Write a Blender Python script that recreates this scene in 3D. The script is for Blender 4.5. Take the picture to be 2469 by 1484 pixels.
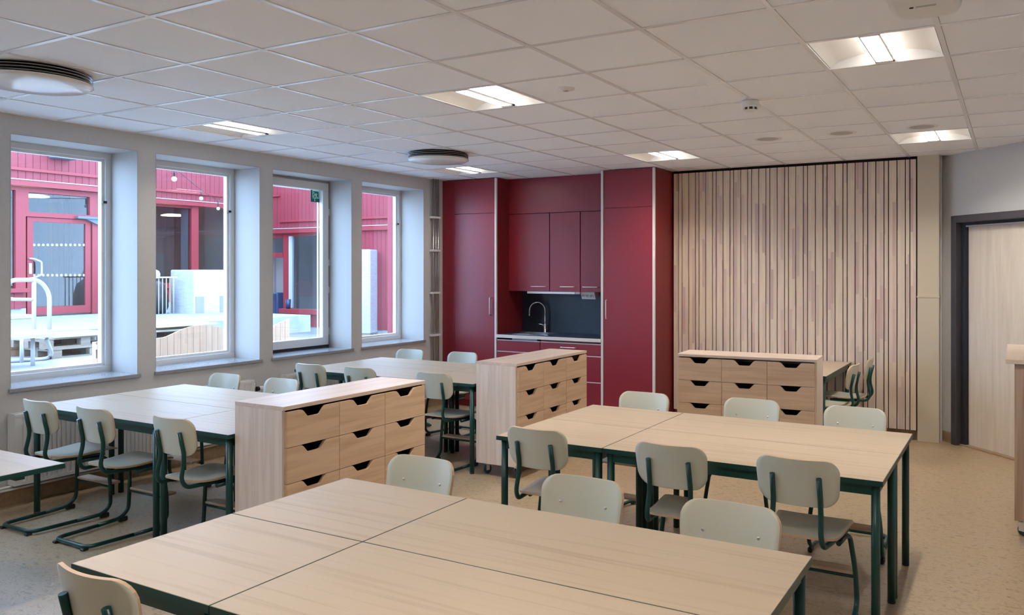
import bpy, bmesh, math, random
from mathutils import Vector, Matrix
random.seed(7)
for o in list(bpy.data.objects): bpy.data.objects.remove(o)
SC = bpy.context.scene
COL = SC.collection
R = math.radians
# ------------------------------------------------------------------ camera, world, exposure
F, HY, YAW, CX, W, H = 1938.18, 651.13, 0.504414, 1376.9, 2469.0, 1484.0
EYE = 1.67
CEIL = EYE + 1.10918
cam = bpy.data.cameras.new('camera'); cam_o = bpy.data.objects.new('camera', cam); COL.objects.link(cam_o)
cam_o.location = (0, 0, EYE); cam_o.rotation_euler = (R(90), 0, YAW)
cam.sensor_width = 36; cam.lens = F / W * 36
cam.shift_x = -(CX - W / 2) / W; cam.shift_y = (HY - H / 2) / W
cam.clip_start = 0.05; cam.clip_end = 200
SC.camera = cam_o
wd = bpy.data.worlds.new('overcast_sky'); SC.world = wd; wd.use_nodes = True
bg = wd.node_tree.nodes['Background']
bg.inputs[0].default_value = (0.45, 0.665, 1.0, 1); bg.inputs[1].default_value = 4.0
SC.view_settings.view_transform = 'Standard'; SC.view_settings.look = 'None'
SC.view_settings.exposure = 1.52; SC.view_settings.gamma = 1.0
SC.view_settings.use_curve_mapping = False
LAMP = 165.0           # emission of the ceiling lamp tubes
LAMPC = (1.0, 0.915, 0.825)
SC.cycles.max_bounces = 7; SC.cycles.diffuse_bounces = 5; SC.cycles.sample_clamp_indirect = 6; SC.cycles.use_adaptive_sampling = True; SC.cycles.adaptive_threshold = 0.05

# a photograph pixel gives a direction; the plane it meets gives the distance
cs, sn = math.cos(YAW), math.sin(YAW)
def ray(px, py):
    X = (px - CX) / F
    return (cs * X - sn, sn * X + cs, (HY - py) / F)
def on_x(px, py, x):
    r = ray(px, py); t = x / r[0]; return (x, r[1] * t, r[2] * t + EYE)
def on_y(px, py, y):
    r = ray(px, py); t = y / r[1]; return (r[0] * t, y, r[2] * t + EYE)
def on_z(px, py, z):
    r = ray(px, py); t = (z - EYE) / r[2]; return (r[0] * t, r[1] * t, z)

# ------------------------------------------------------------------ materials
def mat(name, col, rough=0.5, metal=0.0, spec=0.5, emit=None, es=0.0, coat=0.0):
    m = bpy.data.materials.new(name); m.use_nodes = True
    b = m.node_tree.nodes['Principled BSDF']
    b.inputs['Base Color'].default_value = (*col, 1); b.inputs['Roughness'].default_value = rough
    b.inputs['Metallic'].default_value = metal; b.inputs['Specular IOR Level'].default_value = spec
    if coat: b.inputs['Coat Weight'].default_value = coat; b.inputs['Coat Roughness'].default_value = 0.15
    if emit: b.inputs['Emission Color'].default_value = (*emit, 1); b.inputs['Emission Strength'].default_value = es
    return m
def nodes(m): return m.node_tree.nodes, m.node_tree.links, m.node_tree.nodes['Principled BSDF']
def ramp(N, stops):
    r = N.new('ShaderNodeValToRGB'); e = r.color_ramp.elements
    while len(e) < len(stops): e.new(0.5)
    for i, (p, c) in enumerate(stops): e[i].position = p; e[i].color = (*c, 1)
    return r
def wood(name, c0, c1, axis='X', scale=1.0, rough=0.45, stretch=14, contrast=(0.3, 0.7), rnd=0.0, bump=0.02):
    """procedural straight-grained wood; the grain runs along AXIS in the object's own space"""
    m = mat(name, c0, rough); N, L, b = nodes(m)
    tc = N.new('ShaderNodeTexCoord'); mp = N.new('ShaderNodeMapping')
    s = [stretch * scale] * 3; s['XYZ'.index(axis)] = 0.9 * scale
    mp.inputs['Scale'].default_value = s
    if rnd:
        oi = N.new('ShaderNodeObjectInfo'); mu = N.new('ShaderNodeVectorMath'); mu.operation = 'SCALE'
        mu.inputs['Scale'].default_value = rnd
        cb = N.new('ShaderNodeCombineXYZ')
        for k in range(3): L.new(oi.outputs['Random'], cb.inputs[k])
        L.new(cb.outputs[0], mu.inputs[0]); ad = N.new('ShaderNodeVectorMath')
        L.new(tc.outputs['Object'], ad.inputs[0]); L.new(mu.outputs[0], ad.inputs[1]); L.new(ad.outputs[0], mp.inputs[0])
    else: L.new(tc.outputs['Object'], mp.inputs[0])
    n1 = N.new('ShaderNodeTexNoise'); n1.inputs['Scale'].default_value = 1.6; n1.inputs['Detail'].default_value = 8; n1.inputs['Distortion'].default_value = 0.6
    L.new(mp.outputs[0], n1.inputs['Vector'])
    rp = ramp(N, [(contrast[0], c0), (contrast[1], c1)])
    L.new(n1.outputs['Fac'], rp.inputs[0]); L.new(rp.outputs[0], b.inputs['Base Color'])
    bp = N.new('ShaderNodeBump'); bp.inputs['Strength'].default_value = bump; L.new(n1.outputs['Fac'], bp.inputs['Height']); L.new(bp.outputs[0], b.inputs['Normal'])
    return m
def speckle(name, stops, scale, rough, detail=6, stretch=(1, 1, 1), bump=0.0, spec=0.5, dist=0.0):
    m = mat(name, stops[0][1], rough, spec=spec); N, L, b = nodes(m)
    tc = N.new('ShaderNodeTexCoord'); mp = N.new('ShaderNodeMapping'); mp.inputs['Scale'].default_value = stretch
    n1 = N.new('ShaderNodeTexNoise'); n1.inputs['Scale'].default_value = scale; n1.inputs['Detail'].default_value = detail; n1.inputs['Roughness'].default_value = 0.65; n1.inputs['Distortion'].default_value = dist
    L.new(tc.outputs['Object'], mp.inputs[0]); L.new(mp.outputs[0], n1.inputs['Vector'])
    rp = ramp(N, stops); L.new(n1.outputs['Fac'], rp.inputs[0]); L.new(rp.outputs[0], b.inputs['Base Color'])
    if bump:
        bp = N.new('ShaderNodeBump'); bp.inputs['Strength'].default_value = bump; L.new(n1.outputs['Fac'], bp.inputs['Height']); L.new(bp.outputs[0], b.inputs['Normal'])
    return m
def glass_mat(name, tint=(0.94, 0.97, 0.98), refl=0.035, rough=0.0):
    m = bpy.data.materials.new(name); m.use_nodes = True; N = m.node_tree.nodes; L = m.node_tree.links; N.clear()
    o = N.new('ShaderNodeOutputMaterial'); t = N.new('ShaderNodeBsdfTransparent'); g = N.new('ShaderNodeBsdfGlossy'); x = N.new('ShaderNodeMixShader')
    lw = N.new('ShaderNodeLayerWeight'); lw.inputs[0].default_value = 0.5      # Schlick reflectance of a thin pane
    pw = N.new('ShaderNodeMath'); pw.operation = 'POWER'; pw.inputs[1].default_value = 5; L.new(lw.outputs['Facing'], pw.inputs[0])
    fr = N.new('ShaderNodeMath'); fr.operation = 'MULTIPLY_ADD'; fr.inputs[1].default_value = 0.9; fr.inputs[2].default_value = refl; L.new(pw.outputs[0], fr.inputs[0])
    t.inputs[0].default_value = (*tint, 1); g.inputs['Roughness'].default_value = rough; g.inputs[0].default_value = (1, 1, 1, 1)
    L.new(fr.outputs[0], x.inputs[0]); L.new(t.outputs[0], x.inputs[1]); L.new(g.outputs[0], x.inputs[2]); L.new(x.outputs[0], o.inputs[0])
    return m
M = {}
M['wall'] = speckle('wall_paint', [(0.3, (0.575, 0.57, 0.565)), (0.7, (0.615, 0.61, 0.605))], 60, 0.75, bump=0.01)
M['wallbounce'] = speckle('bounce_wall_paint', [(0.3, (0.82, 0.82, 0.82)), (0.7, (0.86, 0.86, 0.86))], 60, 0.75)  # unseen walls made whiter than the rest to bounce more light
M['tile'] = speckle('ceiling_tile', [(0.35, (0.88, 0.90, 0.945)), (0.65, (0.92, 0.94, 0.98))], 140, 0.9, bump=0.03)
M['bar'] = mat('ceiling_bar', (0.88, 0.89, 0.91), 0.22)
M['white'] = mat('white_lacquer', (0.80, 0.80, 0.80), 0.4)
M['gloss'] = mat('glossy_white', (0.86, 0.86, 0.86), 0.16)
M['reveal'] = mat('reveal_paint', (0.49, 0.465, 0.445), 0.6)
M['frame'] = mat('window_frame_paint', (0.74, 0.76, 0.76), 0.45)
M['lino'] = speckle('linoleum', [(0.30, (0.15, 0.098, 0.05)), (0.42, (0.31, 0.224, 0.128)), (0.52, (0.41, 0.312, 0.193)), (0.60, (0.33, 0.236, 0.136)), (0.70, (0.52, 0.425, 0.30))], 24, 0.42, spec=0.95, detail=9, stretch=(1.0, 1.9, 1), dist=1.2)
M['linobase'] = speckle('linoleum_skirting', [(0.3, (0.27, 0.18, 0.10)), (0.7, (0.40, 0.28, 0.17))], 30, 0.5)
M['stone'] = speckle('sill_stone', [(0.3, (0.27, 0.28, 0.30)), (0.7, (0.36, 0.37, 0.39))], 90, 0.16)
M['red'] = mat('red_laminate', (0.245, 0.016, 0.029), 0.37, spec=0.6)
M['redin'] = mat('red_laminate_matt', (0.22, 0.018, 0.022), 0.5)
M['alu'] = mat('pale_edge_strip', (0.72, 0.66, 0.62), 0.4)
M['chrome'] = mat('chrome', (0.86, 0.87, 0.88), 0.1, 1.0)
M['steel'] = mat('brushed_steel', (0.75, 0.76, 0.78), 0.28, 1.0)
M['satin'] = mat('satin_steel', (0.85, 0.80, 0.78), 0.3, 0.8)
M['counter'] = speckle('dark_laminate', [(0.3, (0.018, 0.028, 0.05)), (0.66, (0.03, 0.045, 0.075)), (0.74, (0.16, 0.19, 0.24))], 210, 0.32, detail=2)
M['ash'] = wood('pale_ash', (0.74, 0.63, 0.54), (0.60, 0.48, 0.40), 'Z', 1.0, 0.42, 16, (0.38, 0.72))
M['ashfront'] = wood('pale_ash_fronts', (0.68, 0.485, 0.325), (0.50, 0.325, 0.195), 'X', 1.1, 0.42, 15, (0.42, 0.78), rnd=9)
M['ashtop'] = wood('pale_ash_top', (0.68, 0.55, 0.45), (0.56, 0.43, 0.34), 'X', 0.9, 0.38, 14, (0.4, 0.75))
M['table'] = wood('pale_birch_top', (0.465, 0.375, 0.272), (0.375, 0.288, 0.20), 'X', 0.75, 0.42, 24, (0.50, 0.76), rnd=5, bump=0.01)
M['table'].node_tree.nodes['Principled BSDF'].inputs['Specular IOR Level'].default_value = 0.2
M['ply'] = mat('sage_laminate', (0.60, 0.60, 0.50), 0.33)
M['plyedge'] = mat('birch_ply_edge', (0.52, 0.36, 0.23), 0.5)
M['footwood'] = wood('birch_footrest', (0.66, 0.46, 0.30), (0.56, 0.37, 0.22), 'X', 1.0, 0.5, 14)
M['green'] = mat('green_powder_coat', (0.003, 0.046, 0.041), 0.34)
M['black'] = mat('black_plastic', (0.015, 0.015, 0.017), 0.45)
M['rubber'] = mat('dark_blue_rubber', (0.03, 0.06, 0.10), 0.5)
M['groove'] = mat('black_felt', (0.008, 0.006, 0.005), 0.95)
M['darkframe'] = mat('dark_grey_frame', (0.055, 0.05, 0.058), 0.42)
M['darkseal'] = mat('dark_rebate', (0.016, 0.018, 0.028), 0.6)
M['doorleaf'] = wood('pale_door_veneer', (0.72, 0.64, 0.54), (0.64, 0.55, 0.45), 'Z', 0.9, 0.5, 14, (0.35, 0.7))
M['casing'] = mat('cream_casing', (0.60, 0.52, 0.40), 0.55)
M['oak'] = wood('brown_ash', (0.46, 0.33, 0.24), (0.33, 0.22, 0.15), 'Z', 1.2, 0.45, 18, (0.4, 0.7))
M['glass'] = glass_mat('window_glass')
M['galv'] = mat('galvanised_pipe', (0.42, 0.41, 0.40), 0.25, 0.9)
M['sign'] = mat('safety_green', (0.0, 0.13, 0.09), 0.4)
M['signw'] = mat('sign_white', (0.55, 0.85, 0.78), 0.5)
M['lampref'] = mat('lamp_reflector', (0.82, 0.81, 0.78), 0.45)
M['tube'] = mat('lamp_tube', (1, 1, 1), 0.5, emit=LAMPC, es=LAMP)
def film(name, k):
    m = bpy.data.materials.new(name); m.use_nodes = True; N = m.node_tree.nodes; L = m.node_tree.links; N.clear()
    o = N.new('ShaderNodeOutputMaterial'); t = N.new('ShaderNodeBsdfTransparent'); t.inputs[0].default_value = (k, k, k, 1); L.new(t.outputs[0], o.inputs[0]); return m
M['tubedim'] = mat('lamp_tube_dimmed', (1, 1, 1), 0.5, emit=LAMPC, es=LAMP * 0.3)      # the row by the windows is dimmed by its daylight sensor
M['film'] = film('dimming_film', 0.19)  # for the added strips that hold back tube light
M['led'] = mat('status_light', (0.5, 1, 0.7), 0.5, emit=(0.5, 1, 0.75), es=6)
M['mesh'] = speckle('speaker_mesh', [(0.4, (0.35, 0.36, 0.37)), (0.6, (0.62, 0.62, 0.62))], 400, 0.6)
# slats: finger-jointed strips of differing tone
def slat_mat():
    m = mat('finger_jointed_pine', (0.6, 0.45, 0.33), 0.5); N, L, b = nodes(m)
    tc = N.new('ShaderNodeTexCoord'); sp = N.new('ShaderNodeSeparateXYZ'); L.new(tc.outputs['Object'], sp.inputs[0])
    oi = N.new('ShaderNodeObjectInfo')
    def math_(op, a, bb=None):
        n = N.new('ShaderNodeMath'); n.operation = op
        for i, v in enumerate((a, bb)):
            if v is None: continue
            if isinstance(v, (int, float)): n.inputs[i].default_value = v
            else: L.new(v, n.inputs[i])
        return n.outputs[0]
    # two lamellas per slat, each with its own joints
    lam = math_('FLOOR', math_('MULTIPLY', math_('ADD', sp.outputs['X'], 0.5), 36.0))
    wn0 = N.new('ShaderNodeTexWhiteNoise'); wn0.noise_dimensions = '2D'
    cb0 = N.new('ShaderNodeCombineXYZ'); L.new(lam, cb0.inputs[0]); L.new(math_('MULTIPLY', oi.outputs['Random'], 97.0), cb0.inputs[1]); L.new(cb0.outputs[0], wn0.inputs['Vector'])
    seg = math_('FLOOR', math_('ADD', math_('MULTIPLY', sp.outputs['Z'], 1.9), math_('MULTIPLY', wn0.outputs['Value'], 11.0)))
    wn = N.new('ShaderNodeTexWhiteNoise'); wn.noise_dimensions = '3D'
    cb = N.new('ShaderNodeCombineXYZ'); L.new(seg, cb.inputs[0]); L.new(lam, cb.inputs[1]); L.new(math_('MULTIPLY', oi.outputs['Random'], 53.0), cb.inputs[2]); L.new(cb.outputs[0], wn.inputs['Vector'])
    rp = ramp(N, [(0.0, (0.80, 0.68, 0.54)), (0.35, (0.77, 0.65, 0.53)), (0.62, (0.76, 0.62, 0.54)), (0.82, (0.68, 0.53, 0.47)), (1.0, (0.60, 0.45, 0.41))])
    L.new(wn.outputs['Value'], rp.inputs[0])
    mp = N.new('ShaderNodeMapping'); mp.inputs['Scale'].default_value = (55, 55, 2.2); L.new(tc.outputs['Object'], mp.inputs[0])
    nz = N.new('ShaderNodeTexNoise'); nz.inputs['Scale'].default_value = 1.5; nz.inputs['Detail'].default_value = 5; L.new(mp.outputs[0], nz.inputs['Vector'])
    rg = ramp(N, [(0.3, (0.86, 0.84, 0.82)), (0.7, (1, 1, 1))]); L.new(nz.outputs['Fac'], rg.inputs[0])
    mx = N.new('ShaderNodeMix'); mx.data_type = 'RGBA'; mx.blend_type = 'MULTIPLY'; mx.inputs[0].default_value = 1
    L.new(rp.outputs[0], mx.inputs[6]); L.new(rg.outputs[0], mx.inputs[7]); L.new(mx.outputs[2], b.inputs['Base Color'])
    return m
M['slat'] = slat_mat()
# outdoors
M['clad'] = wood('red_painted_board', (0.26, 0.032, 0.042), (0.215, 0.024, 0.034), 'Z', 0.8, 0.6, 20, (0.3, 0.7), rnd=7)
M['cladtrim'] = mat('red_painted_trim', (0.27, 0.027, 0.034), 0.5)
M['flash'] = mat('pale_flashing', (0.42, 0.42, 0.43), 0.4)
M['plinth'] = speckle('grey_plinth', [(0.3, (0.30, 0.295, 0.28)), (0.7, (0.36, 0.355, 0.34))], 12, 0.85)
M['paving'] = speckle('pale_paving', [(0.3, (0.21, 0.22, 0.225)), (0.7, (0.27, 0.275, 0.275))], 3, 0.85)
M['gravel'] = speckle('pale_gravel', [(0.3, (0.27, 0.26, 0.25)), (0.7, (0.33, 0.32, 0.31))], 25, 0.9, bump=0.1)
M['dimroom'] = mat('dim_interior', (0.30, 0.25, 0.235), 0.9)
M['pineout'] = wood('new_pine', (0.44, 0.27, 0.165), (0.36, 0.21, 0.12), 'Z', 1.0, 0.6, 16, (0.35, 0.7), rnd=6)
M['pallet'] = wood('grey_pallet_wood', (0.30, 0.24, 0.185), (0.22, 0.17, 0.125), 'Y', 1.0, 0.75, 14, (0.3, 0.7), rnd=6)
M['plywood'] = wood('pale_plywood', (0.46, 0.38, 0.27), (0.40, 0.31, 0.21), 'Y', 1.0, 0.6, 12)
M['wrap'] = speckle('plastic_wrap', [(0.3, (0.33, 0.335, 0.36)), (0.7, (0.43, 0.435, 0.455))], 5, 0.22, stretch=(1, 1, 6), bump=0.5)
M['shelfgrey'] = mat('violet_grey_panel', (0.22, 0.21, 0.27), 0.4)
M['darkblue'] = mat('dark_blue_plastic', (0.02, 0.035, 0.085), 0.4)
M['bag'] = speckle('white_sack', [(0.3, (0.36, 0.34, 0.33)), (0.7, (0.46, 0.44, 0.43))], 6, 0.7, bump=0.3)
M['metalw'] = mat('white_painted_steel', (0.44, 0.44, 0.44), 0.35)
M['greybox'] = mat('blue_grey_metal', (0.09, 0.12, 0.16), 0.45)
M['bulb'] = mat('frosted_bulb', (0.7, 0.7, 0.7), 0.25)
M['lit'] = mat('lit_ceiling_lamp', (1, 1, 1), 0.5, emit=(1.0, 0.72, 0.42), es=4)
M['curtain'] = mat('pale_blue_reveal', (0.30, 0.33, 0.35), 0.7)
M['outglass'] = glass_mat('courtyard_glass', (0.80, 0.84, 0.86))
M['yellow'] = mat('yellow_label', (0.85, 0.62, 0.15), 0.5)

# ------------------------------------------------------------------ mesh helpers
class MB:
    def __init__(s): s.bm = bmesh.new()
    def box(s, x0, y0, z0, x1, y1, z1, bev=0.0, mi=0, seg=1):
        bm = s.bm
        if x1 < x0: x0, x1 = x1, x0
        if y1 < y0: y0, y1 = y1, y0
        if z1 < z0: z0, z1 = z1, z0
        v = [bm.verts.new(p) for p in ((x0,y0,z0),(x1,y0,z0),(x1,y1,z0),(x0,y1,z0),(x0,y0,z1),(x1,y0,z1),(x1,y1,z1),(x0,y1,z1))]
        fs = [bm.faces.new([v[i] for i in q]) for q in ((0,3,2,1),(4,5,6,7),(0,1,5,4),(1,2,6,5),(2,3,7,6),(3,0,4,7))]
        for f in fs: f.material_index = mi
        if bev:
            es = list({e for f in fs for e in f.edges})
            r = bmesh.ops.bevel(bm, geom=es, offset=bev, segments=seg, affect='EDGES', profile=0.5)
            for f in r['faces']: f.material_index = mi
        return s
    def prism(s, pts, axis, a, b, mi=0):
        """polygon PTS in the plane across AXIS, extruded from a to b"""
        def P(u, v, w):
            return {'x': (w, u, v), 'y': (u, w, v), 'z': (u, v, w)}[axis]
        bm = s.bm
        A = [bm.verts.new(P(u, v, a)) for u, v in pts]; B = [bm.verts.new(P(u, v, b)) for u, v in pts]
        f1 = bm.faces.new(A); f2 = bm.faces.new(B[::-1]); fs = [f1, f2]
        n = len(pts)
        for i in range(n): fs.append(bm.faces.new([A[i], B[i], B[(i + 1) % n], A[(i + 1) % n]]))
        for f in fs: f.material_index = mi
        return s
    def tube(s, path, r, n=10, closed=False, mi=0):
        bm = s.bm; P = [Vector(p) for p in path]; rings = []; m = len(P); up = None
        for i, p in enumerate(P):
            if closed: d = (P[(i + 1) % m] - P[i - 1]).normalized()
            else: d = (P[min(i + 1, m - 1)] - P[max(i - 1, 0)]).normalized()
            if up is None:
                ref = Vector((0, 0, 1)) if abs(d.z) < 0.9 else Vector((1, 0, 0))
                up = (ref - d * ref.dot(d)).normalized()
            else: up = (up - d * up.dot(d)).normalized()
            sd = d.cross(up)
            rr = r[i] if isinstance(r, (list, tuple)) else r
            rings.append([bm.verts.new(p + (up * math.cos(2*math.pi*k/n) + sd * math.sin(2*math.pi*k/n)) * rr) for k in range(n)])
        rng = range(m) if closed else range(m - 1)
        for i in rng:
            a, b = rings[i], rings[(i + 1) % m]
            for k in range(n):
                f = bm.faces.new([a[k], a[(k + 1) % n], b[(k + 1) % n], b[k]]); f.smooth = True; f.material_index = mi
        if not closed:
            f = bm.faces.new(rings[0][::-1]); f.material_index = mi
            f = bm.faces.new(rings[-1]); f.material_index = mi
        return s
    def lathe(s, prof, n=32, c=(0, 0, 0), mi=0):
        bm = s.bm; rings = []
        for r, z in prof:
            rings.append([bm.verts.new((c[0] + r * math.cos(2*math.pi*k/n), c[1] + r * math.sin(2*math.pi*k/n), c[2] + z)) for k in range(n)] if r > 1e-6 else [bm.verts.new((c[0], c[1], c[2] + z))])
        for a, b in zip(rings, rings[1:]):
            for k in range(n):
                q = []
                for v in ((a[k % len(a)]), (a[(k + 1) % len(a)]), (b[(k + 1) % len(b)]), (b[k % len(b)])):
                    if v not in q: q.append(v)
                if len(q) > 2:
                    f = bm.faces.new(q); f.smooth = True; f.material_index = mi
        return s
    def plate(s, rows, cols, half, disp, thick, mi_face=0, mi_edge=1):
        """curved sheet: rows v in [-1,1]; half(v) -> (t, halfwidth); disp(x, t) -> point on the top side, normal given by finite differences"""
        bm = s.bm; top = []; bot = []
        for i in range(rows):
            v = -math.cos(math.pi * i / (rows - 1)); t, w = half(v); ra = []; rb = []
            for j in range(cols):
                x = w * (-1 + 2 * j / (cols - 1)); e = 1e-3
                p = Vector(disp(x, t)); nx = (Vector(disp(x + e, t)) - p); nt = (Vector(disp(x, t + e)) - p); nn = nx.cross(nt).normalized()
                ra.append(bm.verts.new(p)); rb.append(bm.verts.new(p - nn * thick))
            top.append(ra); bot.append(rb)
        def q(l, mi, sm=True):
            f = bm.faces.new(l); f.material_index = mi; f.smooth = sm
        for i in range(rows - 1):
            for j in range(cols - 1):
                q([top[i][j], top[i][j+1], top[i+1][j+1], top[i+1][j]], mi_face); q([bot[i][j], bot[i+1][j], bot[i+1][j+1], bot[i][j+1]], mi_face)
            q([top[i][0], top[i+1][0], bot[i+1][0], bot[i][0]], mi_edge, False); q([top[i][-1], bot[i][-1], bot[i+1][-1], top[i+1][-1]], mi_edge, False)
        for j in range(cols - 1):
            q([top[0][j], bot[0][j], bot[0][j+1], top[0][j+1]], mi_edge, False); q([top[-1][j], top[-1][j+1], bot[-1][j+1], bot[-1][j]], mi_edge, False)
        return s
    def build(s, name, material, parent=None, loc=None, rot=None):
        bmesh.ops.recalc_face_normals(s.bm, faces=s.bm.faces[:])
        me = bpy.data.meshes.new(name); s.bm.to_mesh(me); s.bm.free()
        for mm in (material if isinstance(material, (list, tuple)) else [material]): me.materials.append(M[mm] if isinstance(mm, str) else mm)
        return place(name, me, parent, loc, rot)
def place(name, me, parent=None, loc=None, rot=None):
    o = bpy.data.objects.new(name, me); COL.objects.link(o)
    if loc is not None: o.location = loc
    if rot is not None: o.rotation_euler = rot
    if parent is not None: o.parent = parent
    return o
def tag(o, label, cat=None, group=None, kind=None):
    o['label'] = label
    if cat: o['category'] = cat
    if group: o['group'] = group
    if kind: o['kind'] = kind
    return o
def thing(name, label, cat, loc=(0, 0, 0), rz=0.0, group=None):
    o = bpy.data.objects.new(name, None); COL.objects.link(o); o.location = loc; o.rotation_euler = (0, 0, rz); o.empty_display_size = 0.1
    return tag(o, label, cat, group)
def struct(name, label, loc=(0, 0, 0), rz=0.0):
    o = bpy.data.objects.new(name, None); COL.objects.link(o); o.location = loc; o.rotation_euler = (0, 0, rz); o.empty_display_size = 0.1
    o['label'] = label; o['kind'] = 'structure'
    return o
KIDS = {}
def copy_tree(root, loc, rz, label, group=None):
    r = root.copy(); COL.objects.link(r); r.location = loc; r.rotation_euler = (0, 0, rz); r['label'] = label
    if group: r['group'] = group
    for ch in KIDS[root.name]:
        c = ch.copy(); COL.objects.link(c); c.parent = r
        for g in KIDS.get(ch.name, []):
            d = g.copy(); COL.objects.link(d); d.parent = c
    return r
def learn(root):
    bpy.context.view_layer.update()
    KIDS[root.name] = list(root.children)
    for ch in root.children: KIDS[ch.name] = list(ch.children)
def arc(c, r, a0, a1, n, plane):
    """points of an arc; plane gives the two axis vectors"""
    u, v = Vector(plane[0]), Vector(plane[1]); c = Vector(c)
    return [c + u * (r * math.cos(a0 + (a1 - a0) * i / n)) + v * (r * math.sin(a0 + (a1 - a0) * i / n)) for i in range(n + 1)]
def rounded(path, rad, n=5):
    """polyline with its inner corners rounded"""
    P = [Vector(p) for p in path]; out = [P[0]]
    for i in range(1, len(P) - 1):
        a = (P[i-1] - P[i]); b = (P[i+1] - P[i]); r = min(rad, a.length * 0.48, b.length * 0.48)
        p0 = P[i] + a.normalized() * r; p1 = P[i] + b.normalized() * r
        for k in range(n + 1):
            t = k / n; out.append(p0 * (1-t)**2 + P[i] * 2*t*(1-t) + p1 * t**2)
    out.append(P[-1]); return out

# ------------------------------------------------------------------ room shell
XW, YB, XR, YF = -6.24, 8.58, 1.37, -1.5          # window wall, back wall, right wall, wall behind the camera
fl = MB().box(XW - 0.45, YF - 0.1, -0.08, XR + 0.2, YB + 0.3, 0).build('floor', 'lino'); tag(fl, 'beige marbled linoleum floor', kind='structure')
TOP = CEIL + 0.12
WINS = [(3.07, 4.017), (4.172, 5.225), (5.372, 6.425), (6.575, 7.628), (1.77, 2.82), (0.57, 1.62)]
ZS, ZH = 0.825, 2.64
wl = MB(); XO = XW - 0.42
ys = sorted(WINS)
wl.box(XO, YF - 0.1, 0, XW, YB + 0.3, ZS - 0.028); wl.box(XO, YF - 0.1, ZH, XW, YB + 0.3, TOP)
edges = [YF - 0.1] + [v for w in ys for v in w] + [YB + 0.3]
for a, b in zip(edges[0::2], edges[1::2]): wl.box(XO, a, ZS - 0.028, XW, b, ZH)
tag(wl.build('wall_left', 'wall'), 'off-white window wall with four deep white reveals', kind='structure')
tag(MB().box(XW, YB, 0, -0.62, YB + 0.15, TOP).build('wall_back', 'wall'), 'off-white back wall behind cabinets and slats', kind='structure')
tag(MB().box(XR, YF, 0, XR + 0.12, 6.66, TOP).build('wall_right', 'wallbounce'), 'unseen right wall outside the frame, whitened to bounce light', kind='structure')
tag(MB().box(XW, YF - 0.1, 0, XR + 0.12, YF, TOP).build('wall_rear', 'wallbounce'), 'unseen wall behind the camera, whitened to bounce light', kind='structure')
# diagonal wall with the door
DO = Vector((-0.63, 8.65, 0)); ang = R(-45)
wd_ = struct('wall_door', 'off-white diagonal wall around the dark framed door', DO, ang)     # local x runs along the wall, local -y points into the room
T0, T1, DH = 0.205, 1.18, 2.15
MB().box(-0.15, 0, 0, T0, 0.14, TOP).build('wall_panel', 'wall', wd_)
MB().box(T1, 0, 0, 2.84, 0.14, TOP).build('wall_panel', 'wall', wd_)
MB().box(T0, 0, DH, T1, 0.14, TOP).build('wall_panel', 'wall', wd_)
dr = struct('door_1', 'pale wooden door in a dark grey frame on the diagonal wall', DO, ang)
fm = MB()
fm.box(T0 - 0.03, -0.045, 0, T0 + 0.035, 0.14, DH + 0.035, 0.004); fm.box(T1 - 0.035, -0.045, 0, T1 + 0.03, 0.14, DH + 0.035, 0.004)
fm.box(T0 + 0.035, -0.045, DH - 0.035, T1 - 0.035, 0.14, DH + 0.035, 0.004)
fm.build('door_frame', 'darkframe', dr)
st = MB(); st.box(T0 + 0.035, 0.02, 0, T0 + 0.085, 0.14, DH - 0.035); st.box(T1 - 0.085, 0.02, 0, T1 - 0.035, 0.14, DH - 0.035); st.box(T0 + 0.085, 0.02, DH - 0.06, T1 - 0.085, 0.14, DH - 0.035)
st.build('door_rebate', 'darkseal', dr)
lf = MB().box(T0 + 0.088, 0.055, 0.012, T1 - 0.088, 0.1, DH - 0.062, 0.002).build('door_leaf', 'doorleaf', dr)
hd = MB(); hd.tube(rounded([(T1 - 0.15, 0.055, 1.0), (T1 - 0.15, 0.0, 1.0), (T1 - 0.28, 0.0, 1.0)], 0.015), 0.01); hd.build('door_handle', 'steel', lf)
MB().box(T0 + 0.09, 0.02, DH - 0.075, T1 - 0.2, 0.05, DH - 0.06, 0.002).build('closer_rail', 'steel', dr)
MB().box(T0 + 0.035, 0.0, 0.0, T1 - 0.035, 0.14, 0.012).build('threshold', 'linobase', dr)
bb = MB().box(0.0, -0.012, 0, T0 - 0.03, 0, 0.1).build('baseboard_door', 'linobase', None, DO, (0, 0, ang)); tag(bb, 'brown linoleum skirting beside the dark door frame', kind='structure')
bl = MB().box(XW, YF, 0, XW + 0.012, 8.02, 0.11).build('baseboard_left', 'linobase'); tag(bl, 'brown linoleum skirting below the window wall', kind='structure')
# casing column
tr = struct('trim_1', 'cream pipe casing column between slat wall and door')
MB().box(-0.83, 8.465, 0, -0.635, 8.75, 1.405, 0.004).build('lower_casing', 'casing', tr)
MB().box(-0.83, 8.465, 1.412, -0.635, 8.75, CEIL + 0.02, 0.004).build('upper_casing', 'casing', tr)
MB().box(-0.835, 8.46, 1.40, -0.63, 8.75, 1.416, 0.002).build('joint_strip', 'casing', tr)

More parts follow.
